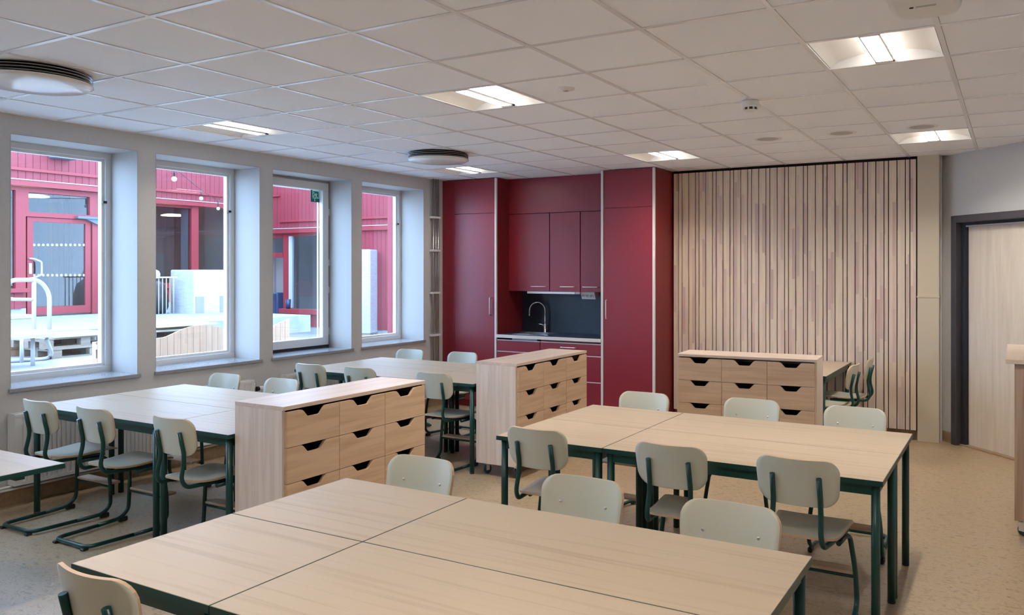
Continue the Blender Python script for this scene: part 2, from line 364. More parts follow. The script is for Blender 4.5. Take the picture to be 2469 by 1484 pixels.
# ------------------------------------------------------------------ windows
def window(k, y0, y1, opening=False):
    w = struct('window_%d' % k, ['white fixed window nearest the left edge', 'white fixed window second from the left', 'white opening window with green escape sign', 'white fixed window next to the pipes'][k - 1] if k < 5 else 'white window outside the frame, %s along the wall' % ('next' if k == 5 else 'further'))
    xf, xb = -6.595, -6.66; g = 0.052
    fr = MB()
    fr.box(xb, y0, ZS, xf, y1, ZS + g, 0.003); fr.box(xb, y0, ZH - g, xf, y1, ZH, 0.003); fr.box(xb, y0, ZS + g, xf, y0 + g, ZH - g, 0.003); fr.box(xb, y1 - g, ZS + g, xf, y1, ZH - g, 0.003)
    fr.build('window_frame', 'frame', w)
    if opening:
        a0, a1, z0, z1, h = y0 + 0.018, y1 - 0.018, ZS + 0.03, ZH - 0.025, 0.085
        sf = MB(); xs = -6.56
        for bx in ((a0, z0, a1, z0 + h), (a0, z1 - h, a1, z1), (a0, z0 + h, a0 + h, z1 - h), (a1 - h, z0 + h, a1, z1 - h)): sf.box(xf - 0.02, bx[0], bx[1], xs, bx[2], bx[3], 0.004)
        sh = sf.build('sash', 'frame', w)
        for zz in (1.0, 1.45, 1.75, 2.3): MB().tube([(xs - 0.005, a1 + 0.006, zz - 0.035), (xs - 0.005, a1 + 0.006, zz + 0.035)], 0.007, 8).build('hinge', 'white', sh)
        gy0, gy1, gz0, gz1 = a0 + h, a1 - h, z0 + h, z1 - h
    else:
        b = 0.022; bd = MB(); i0, i1, j0, j1 = y0 + g, y1 - g, ZS + g, ZH - g
        bd.box(xb, i0, j0, xf - 0.018, i1, j0 + b); bd.box(xb, i0, j1 - b, xf - 0.018, i1, j1); bd.box(xb, i0, j0 + b, xf - 0.018, i0 + b, j1 - b); bd.box(xb, i1 - b, j0 + b, xf - 0.018, i1, j1 - b)
        bd.build('glazing_bead', 'white', w)
        MB().box(xf - 0.012, i1 - 0.02, ZH - 0.42, xf + 0.004, i1 + 0.012, ZH - 0.40).build('vent_catch', 'black', w)
        gy0, gy1, gz0, gz1 = i0 + b - 0.004, i1 - b + 0.004, j0 + b - 0.004, j1 - b + 0.004
    MB().box(-6.640, gy0, gz0, -6.634, gy1, gz1).build('pane', 'glass', w)
    sg = MB(); sg.box(-6.645, gy0 - 0.006, gz0 - 0.006, -6.63, gy0 + 0.003, gz1 + 0.006); sg.box(-6.645, gy1 - 0.003, gz0 - 0.006, -6.63, gy1 + 0.006, gz1 + 0.006); sg.box(-6.645, gy0, gz1 - 0.003, -6.63, gy1, gz1 + 0.006)
    if not opening: sg.build('gasket', 'black', w)
    else: sg.build('gasket', 'white', w)
    MB().box(xf, y0 - 0.0, ZS - 0.028, XW, y1, ZS).box(XW, y0 - 0.015, ZS - 0.028, XW + 0.02, y1 + 0.02, ZS, 0.003).build('window_sill', 'stone', w)
    if opening:
        MB().box(-6.6, y0, ZS, -6.57, y1, ZS + 0.026).build('bottom_seal', 'black', w)
    return w
for i, (a, b) in enumerate(WINS): window(i + 1, a, b, i == 2)
# white plaster reveal linings inside each opening are part of the wall; thin lining boards make them brighter white
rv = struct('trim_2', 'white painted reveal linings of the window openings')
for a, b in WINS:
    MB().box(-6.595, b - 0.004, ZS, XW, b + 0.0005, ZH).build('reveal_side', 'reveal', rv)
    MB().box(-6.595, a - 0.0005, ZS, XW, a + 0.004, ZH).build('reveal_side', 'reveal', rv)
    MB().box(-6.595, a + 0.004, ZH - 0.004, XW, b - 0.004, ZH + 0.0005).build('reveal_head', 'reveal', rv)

# ------------------------------------------------------------------ ceiling
G0U, G0V, G = 2.18641, -3.90571, 0.6
def gy(u): return G0U + G * u
def gx(v): return G0V + G * v
ce = struct('ceiling', 'white suspended ceiling of square tiles on a white grid')
MB().box(XW - 0.1, YF - 0.1, TOP - 0.005, XR + 0.15, YB + 0.3, TOP + 0.05).build('ceiling_slab', 'tile', ce)
LIGHTS = [(3, -3), (3, 1), (3, 5), (8, -3), (8, 1), (8, 5)]
HID = [(-2, -3), (-2, 1), (-2, 5)]
tm = MB().box(0.0135, 0.0135, 0, G - 0.0135, G - 0.0135, 0.018); tile0 = None
ts = {}
def inside_room(x0, y0): return x0 + y0 < 8.0 - 0.02
for u in range(-6, 11):
    for v in range(-4, 9):
        if (u, v) in LIGHTS or (u, v) in HID: continue
        x0, y0 = gx(v), gy(u); x1, y1 = min(x0 + G, XR), min(y0 + G, YB); xx0, yy0 = max(x0, XW), max(y0, YF)
        if xx0 >= XR or yy0 >= YB or x1 - xx0 < 0.03 or y1 - yy0 < 0.03: continue
        if xx0 + yy0 > 8.02: continue
        key = (round(x1 - xx0, 3), round(y1 - yy0, 3), round(xx0 - x0, 3), round(yy0 - y0, 3))
        if u == -6 or u < -1:                       # rows behind the camera: one plain sheet is enough
            key = None
        if key is None: continue
        if key not in ts:
            e = 0.0135
            o = MB().box(e if key[2] == 0 else key[2], e if key[3] == 0 else key[3], 0, key[2] + key[0] - e, key[3] + key[1] - e, 0.018).build('ceiling_tile', 'tile', ce, (x0, y0, CEIL)); ts[key] = o.data
        else: place('ceiling_tile', ts[key], ce, (x0, y0, CEIL))
rs = MB()
for v in range(-4, 9):
    for (u0, u1) in ((-7, -2), (-1, -1)):
        pass
x_cells = [(max(gx(v), XW), min(gx(v) + G, XR), v) for v in range(-4, 9)]
for xa, xb_, v in x_cells:
    for u in range(-7, -1):
        if (u, v) in HID: continue
        ya, yb = max(gy(u), YF), gy(u) + G
        if yb > ya and xb_ > xa: rs.box(xa, ya, CEIL, xb_, yb, CEIL + 0.018)
rs.build('ceiling_sheet', 'tile', ce)
for v in range(-3, 9):
    x = gx(v)
    if x < XR: MB().box(x - 0.012, YF, CEIL - 0.004, x + 0.012, min(YB, 8.02 - x), CEIL + 0.03).build('grid_bar', 'bar', ce)
for u in range(-6, 11):
    y = gy(u)
    if YF < y < YB: MB().box(XW, y - 0.012, CEIL - 0.0035, min(XR, 8.02 - y), y + 0.012, CEIL + 0.028).build('grid_bar', 'bar', ce)
ea = MB().box(XW, YF, CEIL - 0.004, XW + 0.02, YB, CEIL + 0.002); ea.build('edge_angle', 'bar', ce)

def lamp(u, v, label):
    t = thing('ceiling_lamp', label, 'ceiling lamp', (gx(v) + G / 2, gy(u) + G / 2, CEIL), 0, 'recessed ceiling lamps')
    h, d, cw = 0.286, 0.075, 0.047
    hs = MB(); e = 0.003
    for s in (-1, 1):
        hs.box(s * h, -h, 0, s * (h + e), h, d); hs.box(-h, s * h, 0, h, s * (h + e), d)
    hs.box(-h, -h, d, h, h, d + e); hs.build('housing', 'white', t)
    for s in (-1, 1):                                   # curved side reflectors
        bm = MB(); n = 8; pts = []
        for i in range(n + 1):
            q = i / n; x = cw + 0.005 + (h - cw - 0.008) * q; z = 0.012 + 0.05 * math.cos(q * math.pi / 2) ** 0.8 if q < 1 else 0.002
            pts.append((s * x, z))
        for i in range(n):
            a, b = pts[i], pts[i + 1]
            vs = [bm.bm.verts.new(p) for p in ((a[0], -h + 0.002, a[1]), (b[0], -h + 0.002, b[1]), (b[0], h - 0.002, b[1]), (a[0], h - 0.002, a[1]))]
            f = bm.bm.faces.new(vs); f.smooth = True
        bmesh.ops.remove_doubles(bm.bm, verts=bm.bm.verts[:], dist=1e-5)
        bm.build('reflector', 'lampref', t)
    lv = MB()
    for s in (-1, 1): lv.box(s * cw, -h, 0.0, s * (cw - 0.006), h, 0.012)
    lv.box(-cw, -h, 0.0, cw, -h + 0.03, 0.01); lv.box(-cw, h - 0.03, 0.0, cw, h, 0.01)
    lo = lv.build('louvre', 'white', t)
    fn = MB().box(-cw + 0.006, -0.0012, 0.001, cw - 0.006, 0.0012, 0.012); fo = fn.build('louvre_fin', 'lampref', lo, (0, -h + 0.04, 0))
    for i in range(1, 21): place('louvre_fin', fo.data, lo, (0, -h + 0.04 + i * (2 * h - 0.08) / 20, 0))
    MB().box(-0.030, -h + 0.03, 0.026, 0.030, h - 0.03, 0.05).build('lamp_tube', 'tubedim' if v < 0 else 'tube', t)
    fl_ = MB()
    for s in (-1, 1): fl_.box(s * 0.036, -h + 0.004, 0.013, s * 0.0375, h - 0.004, d - 0.001)
    fl_.build('reflector_shield', 'film', t)  # added strips beside the tube, so the reflectors get less light
    return t
LL = ['recessed square ceiling lamp above the window nearest the camera', 'recessed square ceiling lamp in the middle of the nearer row', 'recessed square ceiling lamp just in front of the projector', 'recessed square ceiling lamp in the corner by the pipes', 'recessed square ceiling lamp in front of the red tall cabinet', 'recessed square ceiling lamp near the diagonal door wall']
for (u, v), l in zip(LIGHTS, LL): lamp(u, v, l)
for (u, v), l in zip(HID, ('leftmost', 'middle', 'rightmost')): lamp(u, v, 'recessed square ceiling lamp behind the camera, %s of its row' % l)

def diffuser(u, v, label):
    t = thing('air_diffuser', label, 'air diffuser', (gx(v + 0.5), gy(u + 0.5), CEIL), 0, 'round air diffusers')
    r = 0.29
    MB().lathe([(0, -0.085), (r * 0.5, -0.084), (r * 0.93, -0.078), (r, -0.066), (r, -0.058), (r - 0.02, -0.056), (0, -0.056)], 56).build('dish', 'gloss', t)
    for i in range(3):
        z = -0.012 - 0.016 * i
        MB().lathe([(r - 0.045, z), (r - 0.004, z - 0.003), (r - 0.004, z - 0.006), (r - 0.045, z - 0.004)], 56).build('slot_ring', 'galv', t)
    MB().lathe([(0, -0.001), (r - 0.03, -0.001), (r - 0.05, -0.056), (0, -0.056)], 56).build('core', 'black', t)
diffuser(6, -2, 'white round air diffuser hanging near the red cabinets')
diffuser(0, -2, 'white round air diffuser cut by the left frame edge')
for v, l in ((3, 'leftmost of three round ceiling loudspeakers'), (4, 'middle of three round ceiling loudspeakers'), (5, 'round ceiling loudspeaker right in front of a lamp')):
    t = thing('ceiling_loudspeaker', l, 'loudspeaker', (gx(v + 0.46), gy(7.62), CEIL), 0, 'flush ceiling loudspeakers')
    MB().lathe([(0.085, -0.002), (0.108, -0.006), (0.118, -0.002), (0.12, 0)], 40).build('ring', 'white', t)
    MB().lathe([(0, -0.006), (0.05, -0.0055), (0.09, -0.003)], 40).build('grille', 'mesh', t)
t = thing('smoke_detector', 'small white smoke detector hanging from the ceiling grid', 'smoke detector', (gx(3.98), gy(4.99), CEIL - 0.004))
MB().lathe([(0, 0), (0.056, 0), (0.058, -0.01), (0.058, -0.03), (0.05, -0.042), (0, -0.042)], 32).build('base', 'white', t)
MB().lathe([(0.044, -0.042), (0.044, -0.058), (0, -0.058)], 32).build('sensing_chamber', 'black', t)
hm = MB()
for k in range(8):
    a = 2 * math.pi * k / 8; hm.box(0.043 * math.cos(a) - 0.005, 0.043 * math.sin(a) - 0.005, -0.06, 0.043 * math.cos(a) + 0.005, 0.043 * math.sin(a) + 0.005, -0.04)
hm.lathe([(0.046, -0.058), (0.03, -0.066), (0, -0.066)], 32); hm.build('cage', 'white', t)
t = thing('motion_sensor', 'flat white round motion sensor on a ceiling tile', 'sensor', (gx(2.51), gy(3.49), CEIL))
MB().lathe([(0, -0.016), (0.03, -0.015), (0.052, -0.008), (0.056, 0)], 32).build('cover', 'white', t)
MB().lathe([(0, -0.021), (0.013, -0.018), (0.018, -0.0145)], 20).build('lens', 'mesh', t)
# projector
t = thing('projector', 'white rounded projector under the ceiling, cut by the top edge', 'projector', (-0.295, 3.14, CEIL))
pj = MB(); n = 40; sec = []
def sup(a, w, d, p): c_, s_ = math.cos(a), math.sin(a); return (w * math.copysign(abs(c_) ** p, c_), d * math.copysign(abs(s_) ** p, s_))
prev = None
for (k, z) in ((0.80, -0.125), (0.93, -0.122), (0.99, -0.11), (1.0, -0.085), (1.0, -0.045), (0.97, -0.03), (0.9, -0.028)):
    ring = [pj.bm.verts.new((*sup(2 * math.pi * i / n, 0.128 * k, 0.30 - 0.128 * (1 - k), 0.42), z)) for i in range(n)]
    if prev:
        for i in range(n): f = pj.bm.faces.new([prev[i], prev[(i + 1) % n], ring[(i + 1) % n], ring[i]]); f.smooth = True
    else: pj.bm.faces.new(ring[::-1])
    prev = ring
pj.bm.faces.new(prev); pb = pj.build('body', 'white', t)
MB().lathe([(0, -0.127), (0.008, -0.127), (0.008, -0.122)], 16, (-0.045, 0.12, 0)).build('ir_window', 'black', pb)
MB().box(-0.03, 0.112, -0.1262, 0.04, 0.128, -0.1245).build('label_plate', 'mesh', pb)
MB().box(-0.01, 0.262, -0.121, 0.05, 0.266, -0.1175).build('vent_slit', 'black', pb)
MB().lathe([(0, -0.1185), (0.0035, -0.1185), (0.0035, -0.11)], 10, (0.0, 0.288, 0)).build('status_light', 'led', pb)
MB().box(-0.06, -0.1, -0.03, 0.06, 0.1, 0.0, 0.004).build('mount', 'white', t)

# ------------------------------------------------------------------ slat wall
SY = 8.47
sl = struct('trim_3', 'pale finger-jointed wooden slats with dark grooves on the back wall')
MB().box(-3.37, SY + 0.022, 0.1, -0.835, YB, CEIL - 0.0).build('felt_backing', 'groove', sl)
MB().box(-3.37, SY + 0.06, 0.0, -0.835, YB, 0.1).build('kick_board', 'linobase', sl)
g1 = [1610 + v / 7.716 for v in (200, 265, 388, 515, 580, 705, 832, 900, 1027, 1157, 1225, 1357, 1485, 1557, 1690, 1825, 1897, 2035, 2172, 2245)]
g2 = [1910 + v / 7.716 for v in (65, 208, 285, 430, 572, 648, 797, 945, 1022, 1170, 1320, 1402, 1555, 1708, 1790, 1948, 2105, 2190)]
gx_ = [-3.362] + [on_y(p, 420, SY)[0] for p in g1 + g2] + [-0.838]
for a, b in zip(gx_, gx_[1:]):
    c = (a + b) / 2; hw = (b - a) / 2 - 0.0042
    MB().box(-hw, 0, 0.105, hw, 0.022, CEIL - 0.03, 0.0012).build('slat', 'slat', sl, (c, SY, 0))

# ------------------------------------------------------------------ kitchen in the back left corner
KY = 7.985                      # front plane of the towers
def handle(parent, x, y, z, length, vertical):
    h = length / 2; d = 0.03
    pth = [(x, y, z - h), (x, y - d, z - h), (x, y - d, z + h), (x, y, z + h)] if vertical else [(x - h, y, z), (x - h, y - d, z), (x + h, y - d, z), (x + h, y, z)]
    return MB().tube(rounded(pth, 0.018, 5), 0.0055, 8).build('handle', 'satin', parent)
zt = 2.352
t = thing('tall_cabinet', 'red tall cabinet in the corner beside the window wall', 'cabinet', (-5.83, KY, 0), 0, 'red tall cabinets')
def tower(t, xl, xr, xd, hx, fill_left, side_right=None):
    ox = t.location.x
    MB().box(xl - ox, 0.02, 0.08, xr - ox, YB - KY - 0.002, CEIL - 0.008).build('body', 'redin', t)
    MB().box(xl - ox, 0.05, 0, xr - ox, YB - KY - 0.002, 0.08).build('plinth', 'redin', t)
    d = MB().box(xd - ox, 0, 0.085, xr - ox - 0.028, 0.019, zt, 0.0015).build('door', 'red', t)
    handle(d, hx - ox, 0, 1.232, 0.21, True)
    MB().box(xd - ox, 0.004, zt + 0.004, xr - ox - 0.028, 0.02, CEIL - 0.008, 0.001).build('top_panel', 'red', t)
    if fill_left: MB().box(xl - ox, 0.004, 0.0, xd - ox - 0.003, 0.02, CEIL - 0.008, 0.001).build('filler_panel', 'red', t)
    MB().box(xr - ox - 0.026, -0.003, 0, xr - ox, 0.02, CEIL - 0.007).build('edge_strip', 'alu', t)
tower(t, XW + 0.002, -5.427, -6.046, -5.507, True)
t = thing('tall_cabinet', 'red tall cabinet beside the wooden slat wall', 'cabinet', (-3.71, KY, 0), 0, 'red tall cabinets')
tower(t, -4.028, -3.382, -3.995, -3.954, False)
MB().box(-4.028 + 3.71, -0.003, 0, -4.002 + 3.71, 0.02, CEIL - 0.007).build('edge_strip', 'alu', t)
XA, XB = -5.427, -4.028          # the niche
UY = 8.25
for a, b, hx0, hx1, l in ((-5.427, -4.848, -5.095, -4.885, 'leftmost and widest red wall cabinet above the sink'), (-4.845, -4.434, -4.69, -4.497, 'middle red wall cabinet above the worktop'), (-4.430, -4.03, -4.392, -4.192, 'narrow-looking red wall cabinet next to the tall cabinet')):
    t = thing('wall_cabinet', l, 'cabinet', ((a + b) / 2, UY, 1.412), 0, 'red wall cabinets'); w = (b - a) / 2 - 0.0015
    MB().box(-w, 0.02, 0, w, YB - UY - 0.002, 0.936).build('body', 'redin', t)
    d = MB().box(-w + 0.002, 0, 0.001, w - 0.002, 0.019, 0.934, 0.0015).build('door', 'red', t)
    handle(d, (hx0 + hx1) / 2 - (a + b) / 2, 0, 0.058, hx1 - hx0, False)
t = MB().box(XA + 0.001, UY + 0.004, 2.352, XB - 0.001, YB - 0.002, CEIL - 0.002).build('fascia_panel', 'red'); tag(t, 'plain red panel filling the gap above the wall cabinets', 'panel')
# base units, worktop
for a, b, l in ((-5.424, -4.820, 'red base cabinet under the sink'), (-4.816, -4.031, 'red base cabinet with drawers and a bar handle')):
    t = thing('base_cabinet', l, 'cabinet', ((a + b) / 2, KY, 0), 0, 'red base cabinets'); w = (b - a) / 2 - 0.001
    MB().box(-w, 0.02, 0.1, w, YB - KY - 0.02, 0.862 if a > -5 else 0.73).build('body', 'redin', t); MB().box(-w, 0.06, 0, w, YB - KY - 0.02, 0.1).build('plinth', 'redin', t)
    zz = [0.105, 0.414, 0.706, 0.842]
    for k, (z0, z1) in enumerate(zip(zz, zz[1:])):
        d = MB().box(-w + 0.002, 0, z0, w - 0.002, 0.019, z1 - 0.012).build('drawer', 'red', t)
        MB().box(-w + 0.002, 0.002, z1 - 0.0115, w - 0.002, 0.019, z1 - 0.002).build('grip_strip', 'alu', d)
        if k == 2 and a > -4.9: handle(d, (-4.435) - (a + b) / 2, 0, 0.787, 0.2, False)
wt = MB(); sx0, sx1, sy0, sy1 = -5.28, -4.93, 8.10, 8.47; yb = YB - 0.004
wt.box(XA + 0.001, KY - 0.004, 0.866, sx0, yb, 0.9); wt.box(sx1, KY - 0.004, 0.866, XB - 0.001, yb, 0.9); wt.box(sx0, KY - 0.004, 0.866, sx1, sy0, 0.9); wt.box(sx0, sy1, 0.866, sx1, yb, 0.9)
t = wt.build('worktop', 'counter'); tag(t, 'dark speckled worktop with a pale front edge', 'worktop')
MB().box(XA + 0.001, KY - 0.014, 0.862, XB - 0.001, KY - 0.004, 0.9, 0.001).build('front_edge', 'alu', t)
t = MB().box(XA + 0.001, YB - 0.016, 0.9005, XB - 0.001, YB - 0.0045, 1.4115).build('backsplash', 'counter'); tag(t, 'dark blue speckled backsplash behind the tap', 'backsplash')
t = thing('sink', 'steel sink set into the dark worktop', 'sink', ((sx0 + sx1) / 2, (sy0 + sy1) / 2, 0.9)); hx_, hy_ = (sx1 - sx0) / 2, (sy1 - sy0) / 2
k = MB()
for q in ((-hx_, -hy_, hx_, -hy_ + 0.012), (-hx_, hy_ - 0.012, hx_, hy_), (-hx_, -hy_ + 0.012, -hx_ + 0.012, hy_ - 0.012), (hx_ - 0.012, -hy_ + 0.012, hx_, hy_ - 0.012)): k.box(q[0], q[1], -0.15, q[2], q[3], 0.002)
k.box(-hx_, -hy_, -0.155, hx_, hy_, -0.15); k.build('basin', 'steel', t)
MB().lathe([(0, 0.002), (0.028, 0.002), (0.032, 0)], 20, (0, 0, -0.15)).build('drain', 'chrome', t)
k = MB(); k.box(hx_ + 0.002, -hy_ + 0.05, 0, hx_ + 0.12, hy_ - 0.03, 0.003); k.build('drip_plate', 'steel', t)
fx, fy = -5.06, 8.505
t = thing('tap', 'tall chrome swan-neck tap beside the sink', 'tap', (fx, fy, 0.9))
MB().lathe([(0, 0), (0.026, 0), (0.026, 0.006), (0.02, 0.012), (0.018, 0.1), (0.016, 0.105), (0, 0.105)], 20).build('base', 'chrome', t)
nk = [(0, 0, 0.1), (0, 0, 0.27)] + [tuple(p) for p in arc((-0.10, -0.02, 0.27), 0.1, 0, R(175), 12, ((1, 0.2, 0), (0, 0, 1)))] + [(-0.2, -0.045, 0.2)]
MB().tube(nk, 0.0105, 10).build('spout', 'chrome', t)
MB().tube([(0, -0.01, 0.085), (-0.03, -0.03, 0.1), (-0.075, -0.05, 0.108)], [0.011, 0.007, 0.005], 8).build('lever', 'chrome', t)
t = MB().box(0, 0, 0, 0.66, 0.08, 0.028, 0.003).build('worktop_lamp', 'white', None, (-5.165, 8.255, 1.384)); tag(t, 'white strip lamp under the red wall cabinets', 'lamp')
MB().box(0.66, 0.005, 0.002, 0.72, 0.075, 0.028).build('end_cap', 'mesh', t)
t = thing('socket_box', 'white angled triple socket box under the wall cabinet', 'socket', (-4.36, 8.29, 1.412))
MB().prism([(0.0, 0.0), (0.13, 0.0), (0.13, -0.03), (0.035, -0.085)], 'x', -0.09, 0.09).build('housing', 'white', t)
for i in range(3):
    q = MB().lathe([(0, 0.0), (0.019, 0.0), (0.021, 0.004)], 20); o = q.build('socket', 'mesh', t, (-0.055 + 0.055 * i, 0.012, -0.045), (R(112), 0, 0))
    pn = MB()
    for s in (-1, 1): pn.lathe([(0, -0.001), (0.003, -0.001), (0.003, 0.003)], 8, (s * 0.008, 0, 0))
    pn.build('pin_hole', 'black', o)

# ------------------------------------------------------------------ radiators and pipes
def radiator(y0, y1, label):
    t = thing('radiator', label, 'radiator', (-6.14, y0, 0), 0, 'white panel radiators below the windows'); Lh = y1 - y0
    f = MB(); n = int(Lh / 0.0333); pts = []
    for i in range(n):
        a = 0.03 + (Lh - 0.06) * i / n; w = (Lh - 0.06) / n
        pts += [(0.0, a), (0.0, a + w * 0.5), (-0.008, a + w * 0.6), (-0.008, a + w * 0.9)]
    pts.append((0.0, Lh - 0.03))
    for (xa, ya), (xb2, yb2) in zip(pts, pts[1:]):
        f.bm.faces.new([f.bm.verts.new(p) for p in ((xa, ya, 0.17), (xb2, yb2, 0.17), (xb2, yb2, 0.63), (xa, ya, 0.63))])
    for bx in ((0, 0, 0.15, 0.002, Lh, 0.172), (0, 0, 0.628, 0.002, Lh, 0.65), (0, 0, 0.17, 0.002, 0.031, 0.63), (0, Lh - 0.031, 0.17, 0.002, Lh, 0.63)): f.box(-0.012, *bx[1:3], *bx[3:])
    f.build('front_panel', 'white', t)
    MB().box(-0.09, 0, 0.15, -0.075, Lh, 0.65).build('rear_panel', 'white', t)
    for yy in (-0.002, Lh): MB().box(-0.09, yy, 0.15, 0.0, yy + 0.002, 0.655, 0.0).build('side_cover', 'white', t)
    tg = MB()
    for i in range(int(Lh / 0.03)): tg.box(-0.088, 0.01 + i * 0.03, 0.648, -0.002, 0.03 + i * 0.03, 0.652)
    g_ = tg.build('top_grille', 'white', t); g_['kind'] = 'stuff'
    v = MB(); v.tube([(-0.045, Lh, 0.56), (-0.045, Lh + 0.05, 0.56)], 0.011, 8); v.tube([(-0.045, Lh + 0.04, 0.62), (-0.045, Lh + 0.04, 0.5)], 0.012, 8); vo = v.build('valve', 'galv', t)
    MB().tube([(-0.045, Lh + 0.055, 0.56), (-0.045, Lh + 0.085, 0.56)], 0.022, 12).build('collar', 'black', vo)
    MB().tube([(-0.045, Lh + 0.085, 0.56), (-0.045, Lh + 0.14, 0.56)], [0.022, 0.019], 14).build('thermostat_head', 'white', vo)
    MB().tube([(-0.045, Lh + 0.04, 0.5), (-0.045, Lh + 0.04, 0.17)], 0.008, 8).build('riser', 'galv', t)
radiator(3.05, 5.08, 'white ribbed radiator behind the left table group')
radiator(5.45, 7.45, 'white ribbed radiator behind the far table group')
t = thing('heating_pipes', 'galvanised heating pipes running up the corner and along the skirting', 'pipe', (XW + 0.04, 7.81, 0))
for i, dy in enumerate((-0.05, 0.0, 0.045)): MB().tube([(0, dy, 0.12 + 0.02 * (i % 2)), (0, dy, CEIL + 0.02)], (0.012, 0.009, 0.011)[i], 10).build('riser_pipe', 'galv', t)
for z in (2.31, 1.905, 1.388, 0.872): MB().box(-0.03, -0.085, z - 0.012, 0.018, 0.075, z + 0.012, 0.002).build('clamp', 'white', t)
for z in (0.118, 0.14): MB().tube([(0, -5.8, z), (0, 0.0, z)], 0.008, 8).build('skirting_pipe', 'white', t)
for yy in (-5.2, -3.9, -2.6, -1.3): MB().box(-0.03, yy - 0.012, 0.105, 0.012, yy + 0.012, 0.149, 0.002).build('pipe_clip', 'white', t)

# ------------------------------------------------------------------ tables
TH = 0.74
def table_mesh(w, d):
    root = thing('table', '', 'table'); e = 0.0015
    tp = MB().box(-w / 2 + e + 0.0015, -d / 2 + e + 0.0015, TH - 0.024, w / 2 - e - 0.0015, d / 2 - e - 0.0015, TH, 0.0008).build('tabletop', 'table', root)
    ed = MB(); a, b = w / 2 - e, d / 2 - e; q = 0.002
    for bx in ((-a, -b, a, -b + q), (-a, b - q, a, b), (-a, -b + q, -a + q, b - q), (a - q, -b + q, a, b - q)): ed.box(bx[0], bx[1], TH - 0.0245, bx[2], bx[3], TH - 0.0012)
    ed.build('edge_band', 'green', tp)
    ap = MB(); i = 0.036
    for s in (-1, 1): ap.box(-w / 2 + i, s * (d / 2 - i) - 0.01, TH - 0.072, w / 2 - i, s * (d / 2 - i) + 0.01, TH - 0.0245); ap.box(s * (w / 2 - i) - 0.01, -d / 2 + i, TH - 0.072, s * (w / 2 - i) + 0.01, d / 2 - i, TH - 0.0245)
    ap.build('apron', 'green', root)
    for sx in (-1, 1):
        for sy in (-1, 1):
            lg = MB().tube([(0, 0, 0.012), (0, 0, TH - 0.0245)], 0.0195, 16).build('leg', 'green', root, (sx * (w / 2 - i), sy * (d / 2 - i), 0))
            MB().lathe([(0, 0), (0.018, 0), (0.0195, 0.004), (0.0195, 0.012), (0, 0.012)], 16).build('foot_cap', 'black', lg)
    learn(root); return root
PROTO = {}
def table(x0, y0, x1, y1, label, group):
    key = (round(x1 - x0, 3), round(y1 - y0, 3))
    loc = ((x0 + x1) / 2, (y0 + y1) / 2, 0)
    if key not in PROTO:
        PROTO[key] = table_mesh(*key); r = PROTO[key]; r.location = loc; r['label'] = label; r['group'] = group; return r
    return copy_tree(PROTO[key], loc, 0, label, group)
def quad(xs, ys, where, group, big_first):
    names = ('small square', 'long') if not big_first else ('long', 'small square')
    for j in range(2):
        for i in range(2):
            side = ('left', 'right')[i]; row = ('near', 'far')[j]
            table(xs[i], ys[j], xs[i + 1], ys[j + 1], '%s birch table, %s %s of the four %s' % (names[i], row, side, where), group)
quad((-2.618, -1.953, -0.573), (1.462, 2.062, 2.662), 'in the foreground', 'tables of the foreground group', False)
quad((-2.550, -1.885, -0.505), (3.745, 4.338, 4.930), 'in the right group', 'tables of the right group', False)
quad((-5.915, -4.535, -3.872), (3.025, 3.617, 4.209), 'beside the nearest windows', 'tables of the left group', True)
quad((-5.905, -4.525, -3.855), (5.335, 5.927, 6.519), 'in front of the red kitchen', 'tables of the far group', True)
table(-2.64, 7.215, -2.04, 8.455, 'long birch table behind the drawer unit, touching the slat wall, left one', 'tables at the slat wall')
table(-2.04, 7.215, -1.44, 8.455, 'long birch table end showing right of the slat wall drawer unit', 'tables at the slat wall')
# lone table cut by the left edge: its columns stand further in
t = thing('side_table', 'pale table corner with green edge jutting in at the left', 'table', (-4.70, 1.90, 0))
tp = MB().box(-0.695, -0.298, TH - 0.024, 0.695, 0.308, TH, 0.0008).build('tabletop', 'table', t)
ed = MB()
for bx in ((-0.7, -0.3, 0.7, -0.298), (-0.7, 0.308, 0.7, 0.31), (-0.7, -0.298, -0.698, 0.308), (0.698, -0.298, 0.7, 0.308)): ed.box(bx[0], bx[1], TH - 0.0245, bx[2], bx[3], TH - 0.001)
ed.build('edge_band', 'green', tp)
ap = MB(); ap.box(-0.55, -0.2, TH - 0.07, 0.56, -0.16, TH - 0.0245); ap.box(-0.55, 0.16, TH - 0.07, 0.56, 0.2, TH - 0.0245)
ap.build('support_beam', 'green', t)
MB().box(-0.32, -0.22, 0, -0.08, 0.22, 0.03, 0.006).box(-0.24, -0.04, 0.03, -0.16, 0.04, TH - 0.07, 0.004).build('pedestal', 'green', t)

